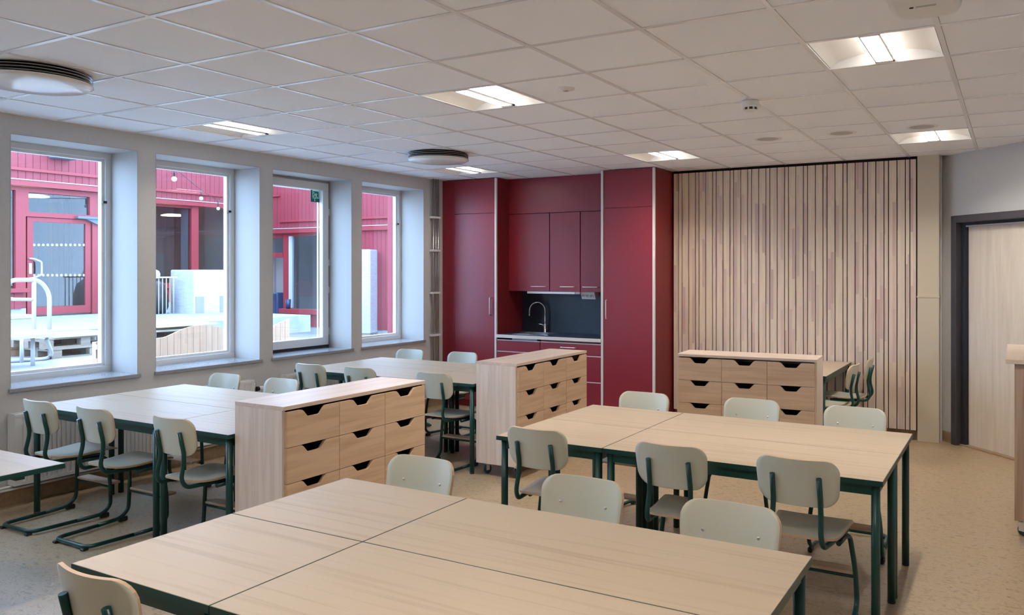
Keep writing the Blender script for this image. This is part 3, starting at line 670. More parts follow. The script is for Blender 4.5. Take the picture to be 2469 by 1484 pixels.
# ------------------------------------------------------------------ chairs
def chair_proto():
    root = thing('school_chair', '', 'chair')
    SZ = 0.455
    # seat, facing +y
    def half_s(v):
        t = 0.215 * v
        w = 0.155 + 0.032 * (v + 1) / 2
        r = 0.085; e = 0.215 - abs(t)
        if e < r: w -= r - math.sqrt(max(0, r * r - (r - e) ** 2))
        return t, max(w, 0.05)
    def disp_s(x, t):
        z = SZ - 0.010 * math.exp(-((t + 0.06) / 0.11) ** 2) + 0.10 * x * x * 0.6
        if t > 0.12: z -= (t - 0.12) ** 2 * 2.4
        if t < -0.12: z += (t + 0.12) ** 2 * 0.8
        return (x, t, z)
    MB().plate(16, 13, half_s, disp_s, 0.011).build('seat', ['ply', 'plyedge'], root)
    # backrest
    BW, B0, B1 = 0.188, 0.603, 0.822
    def half_b(v):
        hh = (B1 - B0) / 2; t = (B0 + B1) / 2 + hh * v; w = BW - 0.012 * (1 - v) / 2
        r = 0.068; e = hh - abs(t - (B0 + B1) / 2)
        if e < r: w -= r - math.sqrt(max(0, r * r - (r - e) ** 2))
        return t, max(w, 0.05)
    def disp_b(x, t):
        return (x, -0.232 - (t - 0.62) * 0.20 + 1.15 * x * x, t + 0.12 * x * x)
    bk = MB().plate(16, 17, half_b, disp_b, -0.011).build('backrest', ['ply', 'plyedge'], root)
    bolt = MB().lathe([(0, 0.0035), (0.0035, 0.0035), (0.0065, 0.002), (0.007, 0)], 12); first = None
    for sx in (-1, 1):
        for tz in (0.655, 0.715):
            x = sx * 0.104; p = disp_b(x, tz)
            if first is None: first = bolt.build('bolt', 'satin', bk, (p[0], p[1] + 0.0005, p[2]), (R(-101), 0, R(-13.0 * sx)))
            else: place('bolt', first.data, bk, (p[0], p[1] + 0.0005, p[2]), (R(-101), 0, R(-13.0 * sx)))
    r = 0.0125
    for s in (-1, 1):
        yb_ = lambda z: -0.232 - (z - 0.62) * 0.20 + 1.15 * 0.104 ** 2 - 0.011 - r
        path = [(s * 0.104, yb_(0.742), 0.742), (s * 0.106, yb_(0.60) + 0.004, 0.600), (s * 0.112, -0.262, 0.475), (s * 0.118, -0.235, 0.426), (s * 0.135, -0.12, 0.424), (s * 0.158, 0.10, 0.421)]
        MB().tube(rounded(path, 0.05, 6), r, 10).build('back_post', 'green', root)
        path = [(s * 0.150, -0.06, 0.400), (s * 0.162, 0.07, 0.404), (s * 0.172, 0.108, 0.385), (s * 0.196, 0.118, 0.22), (s * 0.203, 0.115, 0.07), (s * 0.20, 0.06, 0.026), (s * 0.186, -0.10, 0.022)]
        MB().tube(rounded(path, 0.05, 6), r, 10).build('leg', 'green', root)
        MB().box(s * 0.2 - 0.013, 0.045, 0.0, s * 0.2 + 0.013, 0.105, 0.03, 0.006).build('front_glide', 'black', root)
        MB().box(s * 0.145 - 0.016, -0.395, 0.0, s * 0.145 + 0.016, -0.358, 0.016, 0.004).build('rear_glide', 'black', root)
    loop = [(-0.186, -0.10, 0.022), (-0.168, -0.375, 0.022), (0.168, -0.375, 0.022), (0.186, -0.10, 0.022)]
    MB().tube(rounded(loop, 0.06, 7), r, 10).build('floor_loop', 'green', root)
    MB().box(-0.186, 0.112, 0.203, 0.186, 0.196, 0.219, 0.004, 0).build('footrest', 'footwood', root)
    MB().tube([(-0.196, 0.118, 0.195), (0.196, 0.118, 0.195)], 0.008, 8).build('foot_bar', 'green', root)
    MB().tube([(-0.165, 0.09, 0.40), (0.165, 0.09, 0.40)], 0.010, 8).box(-0.15, -0.03, 0.395, 0.15, -0.005, 0.44).build('seat_support', 'green', root)
    learn(root); return root
CH = None
def chair(x, yback, facing, label, group, side=None):
    """x: middle of the chair, yback: where the upper edge of its backrest is; facing '+y', '-y', '+x', '-x'"""
    global CH
    rz = {'+y': 0, '-y': math.pi, '-x': math.pi / 2, '+x': -math.pi / 2}[facing] + (side or 0)
    off = 0.245                    # backrest sits this far behind the seat's middle
    d = {'+y': (0, 1), '-y': (0, -1), '-x': (-1, 0), '+x': (1, 0)}[facing]
    loc = (x + d[0] * off, yback + d[1] * off, 0)
    if CH is None:
        CH = chair_proto(); CH.location = loc; CH.rotation_euler = (0, 0, rz); CH['label'] = label; CH['group'] = group; return CH
    return copy_tree(CH, loc, rz, label, group)
L3 = ('left', 'middle', 'right')
for (x, y), w in zip(((-2.335, 2.845), (-1.535, 2.885), (-0.90, 2.825)), L3): chair(x, y, '-y', 'sage chair beyond the foreground tables, facing the camera, %s of three' % w, 'chairs at the foreground tables')
chair(-2.285, 1.335, '+y', 'sage chair cut by the bottom edge at the foreground tables, seen from behind', 'chairs at the foreground tables')
for (x, y), w in zip(((-2.25, 3.68), (-1.475, 3.665), (-0.865, 3.675)), L3): chair(x, y, '+y', 'sage chair seen from behind at the right tables, %s of three' % w, 'chairs at the right tables')
for (x, y), w in zip(((-2.235, 5.10), (-1.505, 5.18), (-0.86, 5.18)), L3): chair(x, y, '-y', 'sage chair beyond the right tables, facing the camera, %s of three' % w, 'chairs at the right tables')
for (x, y), w in zip(((-5.575, 2.905), (-4.985, 2.915), (-4.26, 2.945)), ('leftmost, nearest the radiator', 'middle, with its whole floor loop showing', 'rightmost, next to the drawer unit')): chair(x, y, '+y', 'sage chair from behind at the left tables, %s' % w, 'chairs at the left tables')
for (x, y), w in zip(((-5.62, 4.37), (-4.98, 4.385)), ('nearer the window', 'nearer the drawer unit')): chair(x, y, '-y', 'sage chair facing the camera beyond the left tables, %s' % w, 'chairs at the left tables')
for (x, y), w in zip(((-5.575, 5.21), (-5.01, 5.24), (-4.215, 5.27)), ('leftmost', 'middle', 'rightmost, with its seat and footrest showing')): chair(x, y, '+y', 'sage chair from behind at the far tables, %s' % w, 'chairs at the far tables')
for (x, y), w in zip(((-5.625, 6.66), (-4.965, 6.70)), ('below the fourth window', 'before the red tall cabinet')): chair(x, y, '-y', 'pale chair beyond the far tables, %s' % w, 'chairs at the far tables')
chair(-1.265, 7.58, '-x', 'sage chair in profile at the slat wall table, nearer the drawer unit', 'chairs at the slat wall', R(-3))
chair(-1.225, 8.165, '-x', 'sage chair in profile right against the wooden slats', 'chairs at the slat wall', R(3))
chair(-2.79, 8.02, '+x', 'sage chair whose backrest top just shows above the slat wall drawer unit', 'chairs at the slat wall')

# ------------------------------------------------------------------ mobile drawer units
def drawer_unit():
    root = thing('drawer_unit', '', 'drawer unit'); Lx, D, Z0, Z1 = 0.6, 0.2, 0.10, 0.925; t_ = 0.022
    MB().box(-Lx, -D + 0.008, Z1 - t_, Lx, D, Z1, 0.001).build('top_panel', 'ashtop', root)
    for s in (-1, 1): MB().box(s * Lx, -D + 0.02, Z0, s * (Lx - t_), D, Z1 - t_ - 0.0005, 0.001).build('side_panel', 'ash', root)
    MB().box(-Lx + t_, -D + 0.022, Z0, Lx - t_, D, Z0 + t_).build('bottom_panel', 'ash', root)
    MB().box(-Lx + t_, D - 0.012, Z0 + t_, Lx - t_, D - 0.001, Z1 - t_).build('back_panel', 'ash', root)
    dv = []
    w = (2 * Lx - 2 * t_ + 0.012) / 3; hgt = (Z1 - t_ - 0.008 - (Z0 + 0.004)) / 4; x0 = -Lx + t_ - 0.006; z0 = Z0 + 0.004
    g = 0.0016; a, b = w / 2 - g, hgt / 2 - g
    nw, nb, nh = 0.083, 0.042, 0.045
    def rc(p, q, r_, n=4): return [(p[0] + (q[0] - p[0]) * i / n, p[1] + (q[1] - p[1]) * i / n) for i in range(1, n)]
    prof = [(-a, -b), (a, -b), (a, b), (nw + 0.014, b), (nw + 0.004, b - 0.002), (nw - 0.006, b - 0.009), (nb + 0.010, b - nh + 0.008), (nb + 0.004, b - nh + 0.002), (nb - 0.006, b - nh), (-nb + 0.006, b - nh), (-nb - 0.004, b - nh + 0.002), (-nb - 0.010, b - nh + 0.008), (-nw + 0.006, b - 0.009), (-nw - 0.004, b - 0.002), (-nw - 0.014, b), (-a, b)]
    fr = MB().prism(prof, 'y', 0, 0.019); fo = None
    bx = MB(); q = 0.012
    bx.box(-a + 0.01, 0.02, -b + 0.004, a - 0.01, 0.36, -b + 0.012); bx.box(-a + 0.01, 0.02, -b + 0.012, -a + 0.01 + q, 0.36, b - 0.05); bx.box(a - 0.01 - q, 0.02, -b + 0.012, a - 0.01, 0.36, b - 0.05); bx.box(-a + 0.022, 0.348, -b + 0.012, a - 0.022, 0.36, b - 0.05); bo = None
    for r_ in range(4):
        for c_ in range(3):
            loc = (x0 + w * (c_ + 0.5), -D, z0 + hgt * (r_ + 0.5))
            if fo is None: o = fr.build('drawer', 'ashfront', root, loc); fo = o.data; bo = bx.build('drawer_box', 'darkseal', o).data  # box coloured near black: shade behind the cut-out put into its colour
            else: o = place('drawer', fo, root, loc); place('drawer_box', bo, o)
    for sx in (-1, 1):
        for sy in (-1, 1):
            c = MB().lathe([(0, 0.1), (0.022, 0.1), (0.022, 0.092), (0.012, 0.09), (0.012, 0.075), (0, 0.075)], 14)
            for s in (-1, 1): c.box(s * 0.014 - 0.0015, -0.02, 0.03, s * 0.014 + 0.0015, 0.014, 0.082)
            c.box(-0.0155, -0.016, 0.078, 0.0155, 0.014, 0.083)
            co = c.build('caster', 'steel', root, (sx * (Lx - 0.07), sy * (D - 0.055), 0), (0, 0, R(90 + 12 * sx)))
            wh = MB(); n = 22
            wh.tube([(-0.012, -0.012, 0.036), (-0.009, -0.012, 0.036), (0.009, -0.012, 0.036), (0.012, -0.012, 0.036)], [0.030, 0.036, 0.036, 0.030], n); wh.build('wheel', 'rubber', co)
    learn(root); return root
DU = drawer_unit()
DU.location = (-3.666, 3.665, 0); DU.rotation_euler = (0, 0, R(90)); DU['label'] = 'pale ash drawer unit between the left and foreground tables'; DU['group'] = 'mobile drawer units'
copy_tree(DU, (-3.648, 5.965, 0), R(90.3), 'pale ash drawer unit on casters in front of the kitchen counter', 'mobile drawer units')
copy_tree(DU, (-2.045, 6.94, 0), R(4.4), 'pale ash drawer unit facing the camera before the slat wall', 'mobile drawer units')
# tall unit at the right edge
t = thing('mobile_lectern', 'tall brown ash unit on casters cut by the right edge', 'cabinet', (0.26, 6.3, 0))
MB().box(-0.31, -0.60, 1.085, 0.3, 0.6, 1.11, 0.001).build('top_panel', 'ashtop', t)
for s in (-1, 1): MB().box(-0.262, s * 0.572 - (0.011 if s > 0 else 0.0), 0.105, 0.26, s * 0.572 + (0.0 if s > 0 else 0.022), 1.0845, 0.001).build('side_panel', 'oak', t)
MB().box(-0.262, -0.55, 0.105, -0.242, 0.56, 1.0845).build('back_panel', 'oak', t); MB().box(-0.242, -0.55, 0.105, 0.26, 0.56, 0.127).build('bottom_panel', 'oak', t); MB().box(-0.242, -0.55, 0.6, 0.26, 0.56, 0.62).build('shelf', 'oak', t)
for sx in (-1, 1):
    for sy in (-1, 1):
        c = MB().lathe([(0, 0.105), (0.022, 0.105), (0.022, 0.098), (0.012, 0.095), (0, 0.08)], 14)
        for s in (-1, 1): c.box(s * 0.014 - 0.0015, -0.02, 0.03, s * 0.014 + 0.0015, 0.014, 0.085)
        co = c.build('caster', 'steel', t, (sx * 0.21 - 0.01, sy * 0.51, 0), (0, 0, R(60)))
        MB().tube([(-0.012, -0.012, 0.036), (-0.009, -0.012, 0.036), (0.009, -0.012, 0.036), (0.012, -0.012, 0.036)], [0.030, 0.036, 0.036, 0.030], 22).build('wheel', 'black', co)

# ------------------------------------------------------------------ escape sign on the opening window
p0 = on_x(749, 456, -6.628); p1 = on_x(773, 489, -6.628)
sy_, sz_ = (p0[1] + p1[1]) / 2, (p0[2] + p1[2]) / 2; sw, sh = (p1[1] - p0[1]), (p0[2] - p1[2])
t = thing('escape_sign', 'green emergency escape sign on the third window', 'sign', (-6.630, sy_, sz_))
MB().box(0, -sw / 2, -sh / 2, 0.003, sw / 2, sh / 2).build('plate', 'sign', t)
fg = MB()
def seg(y0, z0, y1, z1, w):      # a flat stroke on the plate
    a = Vector((y0 * sw, z0 * sh)); b = Vector((y1 * sw, z1 * sh)); d = (b - a).normalized(); n = Vector((-d.y, d.x)) * w * sw / 2
    P = [a + n, a - n, b - n, b + n]; fg.prism([(p.x, p.y) for p in P], 'x', 0.003, 0.004)
for s in ((-0.3, 0.4, 0.33, 0.4, .06), (-0.3, 0.42, -0.3, -0.08, .06), (0.32, 0.42, 0.32, -0.2, .06), (-0.32, -0.18, 0.34, -0.18, .06), (-0.34, -0.07, -0.17, -0.07, .07), (-0.1, -0.2, -0.1, -0.44, .07),
          (-0.03, 0.15, 0.06, -0.02, .16), (0.06, 0.0, -0.04, -0.18, .07), (0.06, 0.0, 0.23, -0.17, .07), (-0.06, 0.15, -0.17, 0.04, .06), (-0.17, 0.04, -0.14, -0.06, .06), (0.0, 0.18, 0.12, 0.16, .06), (0.12, 0.16, 0.11, 0.05, .06)): seg(*s)
fg.prism([(-0.18 * sw + 0.05 * sw * math.cos(k), 0.22 * sh + 0.05 * sw * math.sin(k)) for k in [2 * math.pi * i / 12 for i in range(12)]], 'x', 0.003, 0.004)
fg.build('pictogram', 'signw', t)

# ================================================================== courtyard outside
GZ = 0.42
gr = MB()
def gq(pts):
    gr.bm.faces.new([gr.bm.verts.new(p) for p in pts])
gq([(-45, -15, GZ), (XO, -15, GZ), (XO, 10.5, GZ), (-45, 10.5, GZ)]); gq([(-45, 10.5, GZ), (XO, 10.5, GZ), (XO, 14.5, -0.05), (-45, 14.5, -0.05)]); gq([(-45, 14.5, -0.05), (XO, 14.5, -0.05), (XO, 30, -0.05), (-45, 30, -0.05)])
tag(gr.build('ground_yard', 'gravel'), 'pale overexposed courtyard ground outside the windows', kind='structure')
D1, D2, E2 = -17.0, -18.5, 15.5
YE = 11.1
# --- terrace and its timber edge
tr_ = struct('terrace', 'raised grey paved terrace before the red facade')
MB().box(D1, 0.0, 0.40, -12.7, YE + 0.8, 0.74).build('terrace_slab', 'paving', tr_)
# --- facade with the glazed door (first window), parallel to the window wall
BW_ = 0.137
def facade_x(name, label, X, y0, y1, z0, z1, zf, battens, inward=True):
    s = struct(name, label)
    n = int((y1 - y0) / BW_)
    bd = MB().box(-0.022, 0.0035, z0, 0.0, BW_ - 0.0035, z1); o = None
    for i in range(n):
        if o is None: o = bd.build('board', 'clad', s, (X, y0 + i * BW_, 0))
        else: place('board', o.data, s, (X, y0 + i * BW_, 0))
    MB().box(X - 0.06, y0, z0, X - 0.0225, y1, z1).build('backing', 'cladtrim', s)
    for z in battens: MB().box(X, y0, z - 0.03, X + 0.05, y1, z + 0.03, 0.004).build('batten', 'cladtrim', s)
    MB().box(X - 0.02, y0, zf - 0.012, X + 0.07, y1, zf + 0.006).build('flashing', 'flash', s)
    MB().box(X - 0.02, y0, zf - 0.125, X + 0.055, y1, zf - 0.013).build('fascia', 'cladtrim', s)
    return s
ZF = 3.44
fa = facade_x('wall_court_door', 'red boarded facade across the courtyard with the glazed door', D1, 2.2, YE, ZF, 4.7, ZF, [3.64])
def yz(px, py, X): p = on_x(px, py, X); return p[1], p[2]
XI = D1 - 0.12
ya, zb_ = yz(63, 769, XI); yb_, _ = yz(221, 764, XI)
def rect_x(mb, X0, X1, y0, z0, y1, z1, bev=0.0): mb.box(X0, y0, z0, X1, y1, z1, bev)
zfl = 0.74
yL, zTop = yz(67, 464, XI); zTb = yz(67, 511, XI)[1]; yR = yz(215, 480, XI)[0]
ydl, ydr = yz(63, 640, XI)[0], yz(221, 640, XI)[0]; zdt = yz(63, 522, XI)[1]
ygl, ygr = yz(80, 640, XI)[0], yz(206, 640, XI)[0]; zgt = yz(80, 534, XI)[1]; zgb = yz(80, 741, XI)[1]
d2 = struct('door_2', 'red glazed courtyard door with transom and dotted glass')
def ring(mb, X0, X1, o, i):
    (a0, b0, a1, b1), (c0, d0, c1, d1) = o, i
    mb.box(X0, a0, b0, X1, a1, d0); mb.box(X0, a0, d1, X1, a1, b1); mb.box(X0, a0, d0, X1, c0, d1); mb.box(X0, c1, d0, X1, a1, d1)
k = MB(); ring(k, XI - 0.05, XI, (ydl + 0.02, zfl + 0.03, ydr - 0.02, zdt - 0.01), (ygl, zgb, ygr, zgt)); lfo = k.build('door_leaf', 'cladtrim', d2)
k = MB(); ring(k, XI - 0.08, XI + 0.03, (ydl - 0.02, zdt, ydr + 0.2, ZF - 0.13), (yL, zTb, yR, zTop)); k.box(XI - 0.08, yz(36, 600, XI)[0], zfl, XI + 0.03, ydl - 0.0205, ZF - 0.13); k.box(XI - 0.08, ydr, zfl, XI + 0.03, ydr + 0.20, zdt); k.build('door_frame', 'cladtrim', d2)
MB().box(XI - 0.035, ygl, zgb, XI - 0.03, ygr, zgt).build('pane', 'outglass', lfo); MB().box(XI - 0.035, yL, zTb, XI - 0.03, yR, zTop).build('pane', 'outglass', d2)
dots = MB()
for zpx in (591, 664):
    for i in range(12):
        p = yz(82.5 + i * 10.9, zpx, XI - 0.028); r_ = 0.026
        dots.prism([(p[0] + r_ * math.cos(2 * math.pi * k / 10), p[1] + r_ * math.sin(2 * math.pi * k / 10)) for k in range(10)], 'x', XI - 0.029, XI - 0.027)
o = dots.build('safety_dots', 'flash', lfo); o['kind'] = 'stuff'
h0, h1 = yz(71, 624, XI), yz(71, 671, XI); hy = yz(94, 640, XI)[0]
MB().tube(rounded([(XI, h0[0], h0[1]), (XI + 0.09, h0[0] + 0.02, h0[1]), (XI + 0.10, hy, h0[1] - 0.06), (XI + 0.10, hy, h1[1] + 0.06), (XI + 0.09, h1[0] + 0.02, h1[1]), (XI, h1[0], h1[1])], 0.05), 0.018, 8).build('bow_handle', 'metalw', lfo)
a, b = yz(69, 635, XI), yz(76, 661, XI); MB().box(XI, a[0], b[1], XI + 0.02, b[0], a[1], 0.004).build('lock_plate', 'steel', lfo)
a, b = yz(180, 524, XI), yz(243, 531, XI); k = MB(); k.box(XI + 0.01, a[0], b[1] + 0.0, XI + 0.13, b[0], a[1] + 0.02, 0.004); k.prism([(a[0] + 0.18, b[1]), (b[0], b[1]), (b[0], b[1] - 0.10), (a[0] + 0.4, b[1] - 0.10)], 'x', XI + 0.02, XI + 0.1); k.build('door_closer', 'greybox', d2)
# dim classroom seen through the glass
rm = struct('wall_court_room', 'dim rooms behind the courtyard glazing')
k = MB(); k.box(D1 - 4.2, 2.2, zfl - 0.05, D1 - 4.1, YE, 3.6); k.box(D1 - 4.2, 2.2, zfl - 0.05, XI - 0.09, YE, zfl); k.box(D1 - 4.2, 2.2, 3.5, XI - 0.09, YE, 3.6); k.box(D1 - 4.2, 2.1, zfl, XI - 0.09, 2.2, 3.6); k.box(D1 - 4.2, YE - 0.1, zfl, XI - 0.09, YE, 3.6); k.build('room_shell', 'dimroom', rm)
M['roomslat'] = wood('dim_room_slats', (0.30, 0.24, 0.19), (0.22, 0.17, 0.13), 'Z', 1.0, 0.6, 14, rnd=4)
ya_, yb2_ = on_x(117, 600, D1 - 2.6)[1], on_x(191, 600, D1 - 2.6)[1]; o = None; nn = int((yb2_ - ya_) / 0.12)
for i in range(nn):
    if o is None: o = MB().box(-0.04, 0.0, zfl, 0, 0.09, 3.5).build('room_slat', 'roomslat', rm, (D1 - 2.6, ya_ + i * 0.12, 0))
    else: place('room_slat', o.data, rm, (D1 - 2.6, ya_ + i * 0.12, 0))
MB().box(D1 - 2.66, yb2_, zfl, D1 - 2.6, yb2_ + 1.2, 3.5).build('room_panel', 'curtain', rm)
# side light, sill and boards left of the door
ys0, zs1 = yz(24, 690, XI); ysl = yz(36, 600, XI)[0]
w = struct('window_7', 'red framed sidelight beside the courtyard door')
MB().box(XI - 0.035, 2.25, zs1, XI - 0.03, ysl, yz(24, 458, XI)[1]).build('pane', 'outglass', w)
MB().box(XI - 0.08, 2.25, yz(24, 458, XI)[1], XI + 0.03, ysl - 0.001, ZF - 0.13).build('head', 'cladtrim', w)
MB().box(XI - 0.5, ysl - 0.35, zs1, XI - 0.1, ysl - 0.03, 3.2).build('pale_reveal', 'curtain', w)
zsb = yz(40, 706, D1)[1]; ysr = yz(65, 700, D1)[0]
MB().box(D1 - 0.1, 2.25, zsb, D1 + 0.10, ysr, yz(40, 696, D1)[1], 0.004).build('sill', 'cladtrim', w)
zb2 = yz(40, 745, D1)[1]; o = None
for i in range(int((ysr - 2.25 - 0.05) / BW_)):
    if o is None: o = MB().box(-0.03, 0.003, zb2, 0, BW_ - 0.003, zsb).build('board', 'clad', w, (D1, 2.27 + i * BW_, 0))
    else: place('board', o.data, w, (D1, 2.27 + i * BW_, 0))
MB().box(D1 - 0.08, 2.25, zfl, D1 - 0.035, ysr, zb2).build('plinth', 'plinth', w)
# right of the door: boards down to the plinth
w = struct('wall_court_return', 'red boards and plinth right of the courtyard door'); o = None
yr0 = ydr + 0.2
for i in range(int((YE - yr0) / BW_)):
    if o is None: o = MB().box(-0.02, 0.003, 1.15, 0, BW_ - 0.003, ZF - 0.13).build('board', 'clad', w, (D1 - 0.03, yr0 + i * BW_, 0))
    else: place('board', o.data, w, (D1 - 0.03, yr0 + i * BW_, 0))
MB().box(D1 - 0.12, yr0, 0.4, D1 - 0.052, YE, ZF - 0.13).build('plinth', 'plinth', w)
MB().box(D2, YE, 0.4, D1 - 0.02, YE + 0.05, 4.7).build('end_board', 'cladtrim', w)
a, b = yz(117, 366, D1), yz(168, 388, D1)
t = MB().box(0, -(b[0] - a[0]) / 2, 0, 0.28, (b[0] - a[0]) / 2, (a[1] - b[1]) + 0.12, 0.01).build('wall_luminaire', 'greybox', None, (D1 + 0.001, (a[0] + b[0]) / 2, b[1])); tag(t, 'blue-grey box luminaire on the red boards above the door', 'lamp')
# --- facade seen through the second window
fb = facade_x('wall_court_long', 'red boarded facade seen through the second window', D2, YE + 0.06, 15.45, ZF, 4.7, ZF, [3.64])
X2 = D2 - 0.10
yw1, zw1 = yz(458.7, 503.5, X2); zw0 = yz(458.7, 682, X2)[1]; yp1 = yz(476, 600, X2)[0]
w = struct('window_8', 'large red framed courtyard window with a post')
MB().box(X2 - 0.035, YE + 0.06, zw0, X2 - 0.03, yw1, zw1).build('pane', 'outglass', w); MB().box(X2 - 0.035, yp1, zw0, X2 - 0.03, 15.4, zw1 + 0.05).build('pane', 'outglass', w)
MB().box(X2 - 0.08, yw1, zw0, X2 + 0.05, yp1, ZF - 0.13).build('post', 'cladtrim', w); MB().box(X2 - 0.08, YE + 0.06, zw1 + 0.05, X2 + 0.03, 15.4, ZF - 0.13).build('head', 'cladtrim', w); MB().box(X2 - 0.08, YE + 0.06, zw1, X2 + 0.03, yw1, zw1 + 0.05).build('head', 'cladtrim', w)
zsl = yz(450, 695, D2)[1]; MB().box(D2 - 0.12, YE + 0.06, zsl, D2 + 0.06, 15.4, zw0, 0.004).build('sill', 'cladtrim', w)
MB().box(D2 - 0.5, yz(436, 600, D2 - 0.5)[0], zw0, D2 - 0.14, yw1 + 0.1, zw1).build('pale_reveal', 'curtain', w)
zbb = yz(450, 727, D2)[1]; o = None
for i in range(int((15.4 - YE - 0.06) / BW_)):
    if o is None: o = MB().box(-0.03, 0.003, zbb, 0, BW_ - 0.003, zsl).build('board', 'clad', w, (D2, YE + 0.06 + i * BW_, 0))
    else: place('board', o.data, w, (D2, YE + 0.06 + i * BW_, 0))
MB().box(D2 - 0.1, YE + 0.06, -0.1, D2 - 0.035, 15.4, zbb).build('plinth', 'plinth', w)
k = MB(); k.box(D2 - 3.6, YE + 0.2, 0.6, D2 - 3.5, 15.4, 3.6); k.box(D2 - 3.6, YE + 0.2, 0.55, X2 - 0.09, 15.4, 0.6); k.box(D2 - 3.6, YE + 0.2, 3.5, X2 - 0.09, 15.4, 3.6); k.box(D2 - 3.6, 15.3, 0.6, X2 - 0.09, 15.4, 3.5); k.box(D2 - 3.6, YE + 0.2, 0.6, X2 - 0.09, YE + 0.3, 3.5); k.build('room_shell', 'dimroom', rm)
lp = on_x(417, 521, D2 - 1.8); t = MB().lathe([(0, 0.05), (0.2, 0.045), (0.3, 0.02), (0.3, 0), (0, 0)], 28).build('pendant_lamp', 'lit', None, (lp[0], lp[1], lp[2])); tag(t, 'lit round lamp inside the courtyard window', 'lamp')
lp = on_x(80, 475, D1 - 1.6); t = MB().lathe([(0, 0.05), (0.2, 0.045), (0.3, 0.02), (0.3, 0), (0, 0)], 28).build('pendant_lamp', 'lit', None, (lp[0], lp[1], lp[2])); tag(t, 'lit round lamp behind the courtyard door transom', 'lamp')
# --- facade facing the camera through windows three and four (runs along x at E2)
def xz(px, py, Y): p = on_y(px, py, Y); return p[0], p[2]
ZF2 = xz(700, 551, E2)[1]
x_l, x_r = D2, xz(934, 600, E2)[0] + 3.2
s = struct('wall_court_end', 'red boarded facade seen through the third and fourth windows')
bd = MB().box(0.0035, 0, ZF2, BW_ - 0.0035, 0.022, 4.6); o = None; n = int((x_r - x_l) / BW_)
for i in range(n):
    if o is None: o = bd.build('board', 'clad', s, (x_l + i * BW_, E2, 0))
    else: place('board', o.data, s, (x_l + i * BW_, E2, 0))
MB().box(x_l, E2 + 0.0225, ZF2, x_r, E2 + 0.06, 4.6).build('backing', 'cladtrim', s)
zb3 = xz(700, 534, E2)[1]; xg = xz(719, 534, E2)[0]
MB().box(xz(676, 534, E2)[0], E2 - 0.05, zb3 - 0.025, x_r, E2, zb3 + 0.025, 0.004).build('batten', 'cladtrim', s)
zb4 = xz(665, 473, E2)[1]; MB().box(x_l, E2 - 0.05, zb4 - 0.025, xz(676, 473, E2)[0], E2, zb4 + 0.025, 0.004).build('batten', 'cladtrim', s)
MB().box(x_l, E2 - 0.07, ZF2 - 0.012, x_r, E2, ZF2 + 0.004).build('flashing', 'flash', s); MB().box(x_l, E2 - 0.06, ZF2 - 0.125, x_r, E2 + 0.02, ZF2 - 0.0125).build('fascia', 'cladtrim', s)
EI = E2 + 0.10
xw0, zt3 = xz(703, 570, EI); xw1 = xz(820, 570, EI)[0]; zb5 = xz(730, 744, EI)[1]
w = struct('window_9', 'red framed end facade window with a boarded apron')
MB().box(xw0, EI + 0.03, zb5, xw1, EI + 0.035, zt3).build('pane', 'outglass', w)
MB().box(xz(685, 600, EI)[0], EI - 0.03, 0.0, xz(698, 600, EI)[0], EI + 0.08, ZF2 - 0.13).build('post', 'cladtrim', w); MB().box(xz(698, 600, EI)[0], EI - 0.03, zb5, xw0, EI + 0.08, zt3).build('white_jamb', 'metalw', w)
MB().box(xz(698, 600, EI)[0], EI - 0.03, zt3, xw1, EI + 0.08, ZF2 - 0.13).build('head', 'cladtrim', w)
zs5, zs6 = xz(720, 750, E2)[1], xz(720, 757, E2)[1]; xs5 = xz(680, 752, E2)[0]
MB().box(xs5, E2 - 0.12, zs6, xw1, EI, zs5 + 0.05, 0.004).build('sill', 'cladtrim', w)
zb6 = xz(720, 787, E2)[1]; o = None
for i in range(int((xw1 - xs5) / BW_)):
    if o is None: o = MB().box(0.003, 0, zb6, BW_ - 0.003, 0.03, zs6).build('board', 'clad', w, (xs5 + i * BW_, E2, 0))
    else: place('board', o.data, w, (xs5 + i * BW_, E2, 0))
MB().box(xs5, E2 + 0.035, -0.1, x_r, E2 + 0.1, zb6).build('plinth', 'plinth', w)
# boards right of it, below the fascia
o = None; ww = struct('wall_court_apron', 'lower red boards of the end facade')
for i in range(int((x_r - xw1) / BW_) + 1):
    if o is None: o = MB().box(0.003, 0, zb6, BW_ - 0.003, 0.03, ZF2 - 0.13).build('board', 'clad', ww, (xw1 + i * BW_, E2 + 0.01, 0))
    else: place('board', o.data, ww, (xw1 + i * BW_, E2 + 0.01, 0))
# open doorway at the left of it
d3 = struct('door_3', 'red framed doorway with transom in the end facade')
xd1 = xz(684, 600, EI)[0]; zt1, zt2 = xz(670, 574, EI)[1], xz(670, 610, EI)[1]; zt4 = xz(670, 621, EI)[1]
MB().box(x_l, EI + 0.03, zt2, xd1, EI + 0.035, zt1).build('pane', 'outglass', d3); MB().box(x_l, EI - 0.03, zt4, xd1, EI + 0.06, zt2).build('transom_rail', 'cladtrim', d3); MB().box(x_l, EI - 0.03, zt1, xd1, EI + 0.06, ZF2 - 0.13).build('head', 'cladtrim', d3)
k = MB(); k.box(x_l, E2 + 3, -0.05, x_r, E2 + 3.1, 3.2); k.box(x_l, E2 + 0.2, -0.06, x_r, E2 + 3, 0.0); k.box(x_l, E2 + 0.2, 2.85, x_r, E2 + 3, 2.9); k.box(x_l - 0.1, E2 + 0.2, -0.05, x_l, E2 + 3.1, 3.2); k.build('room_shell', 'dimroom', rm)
MB().box(xz(666, 700, E2 + 0.5)[0], E2 + 0.5, 0.0, xd1, E2 + 0.54, zt4).build('open_leaf', 'dimroom', d3)
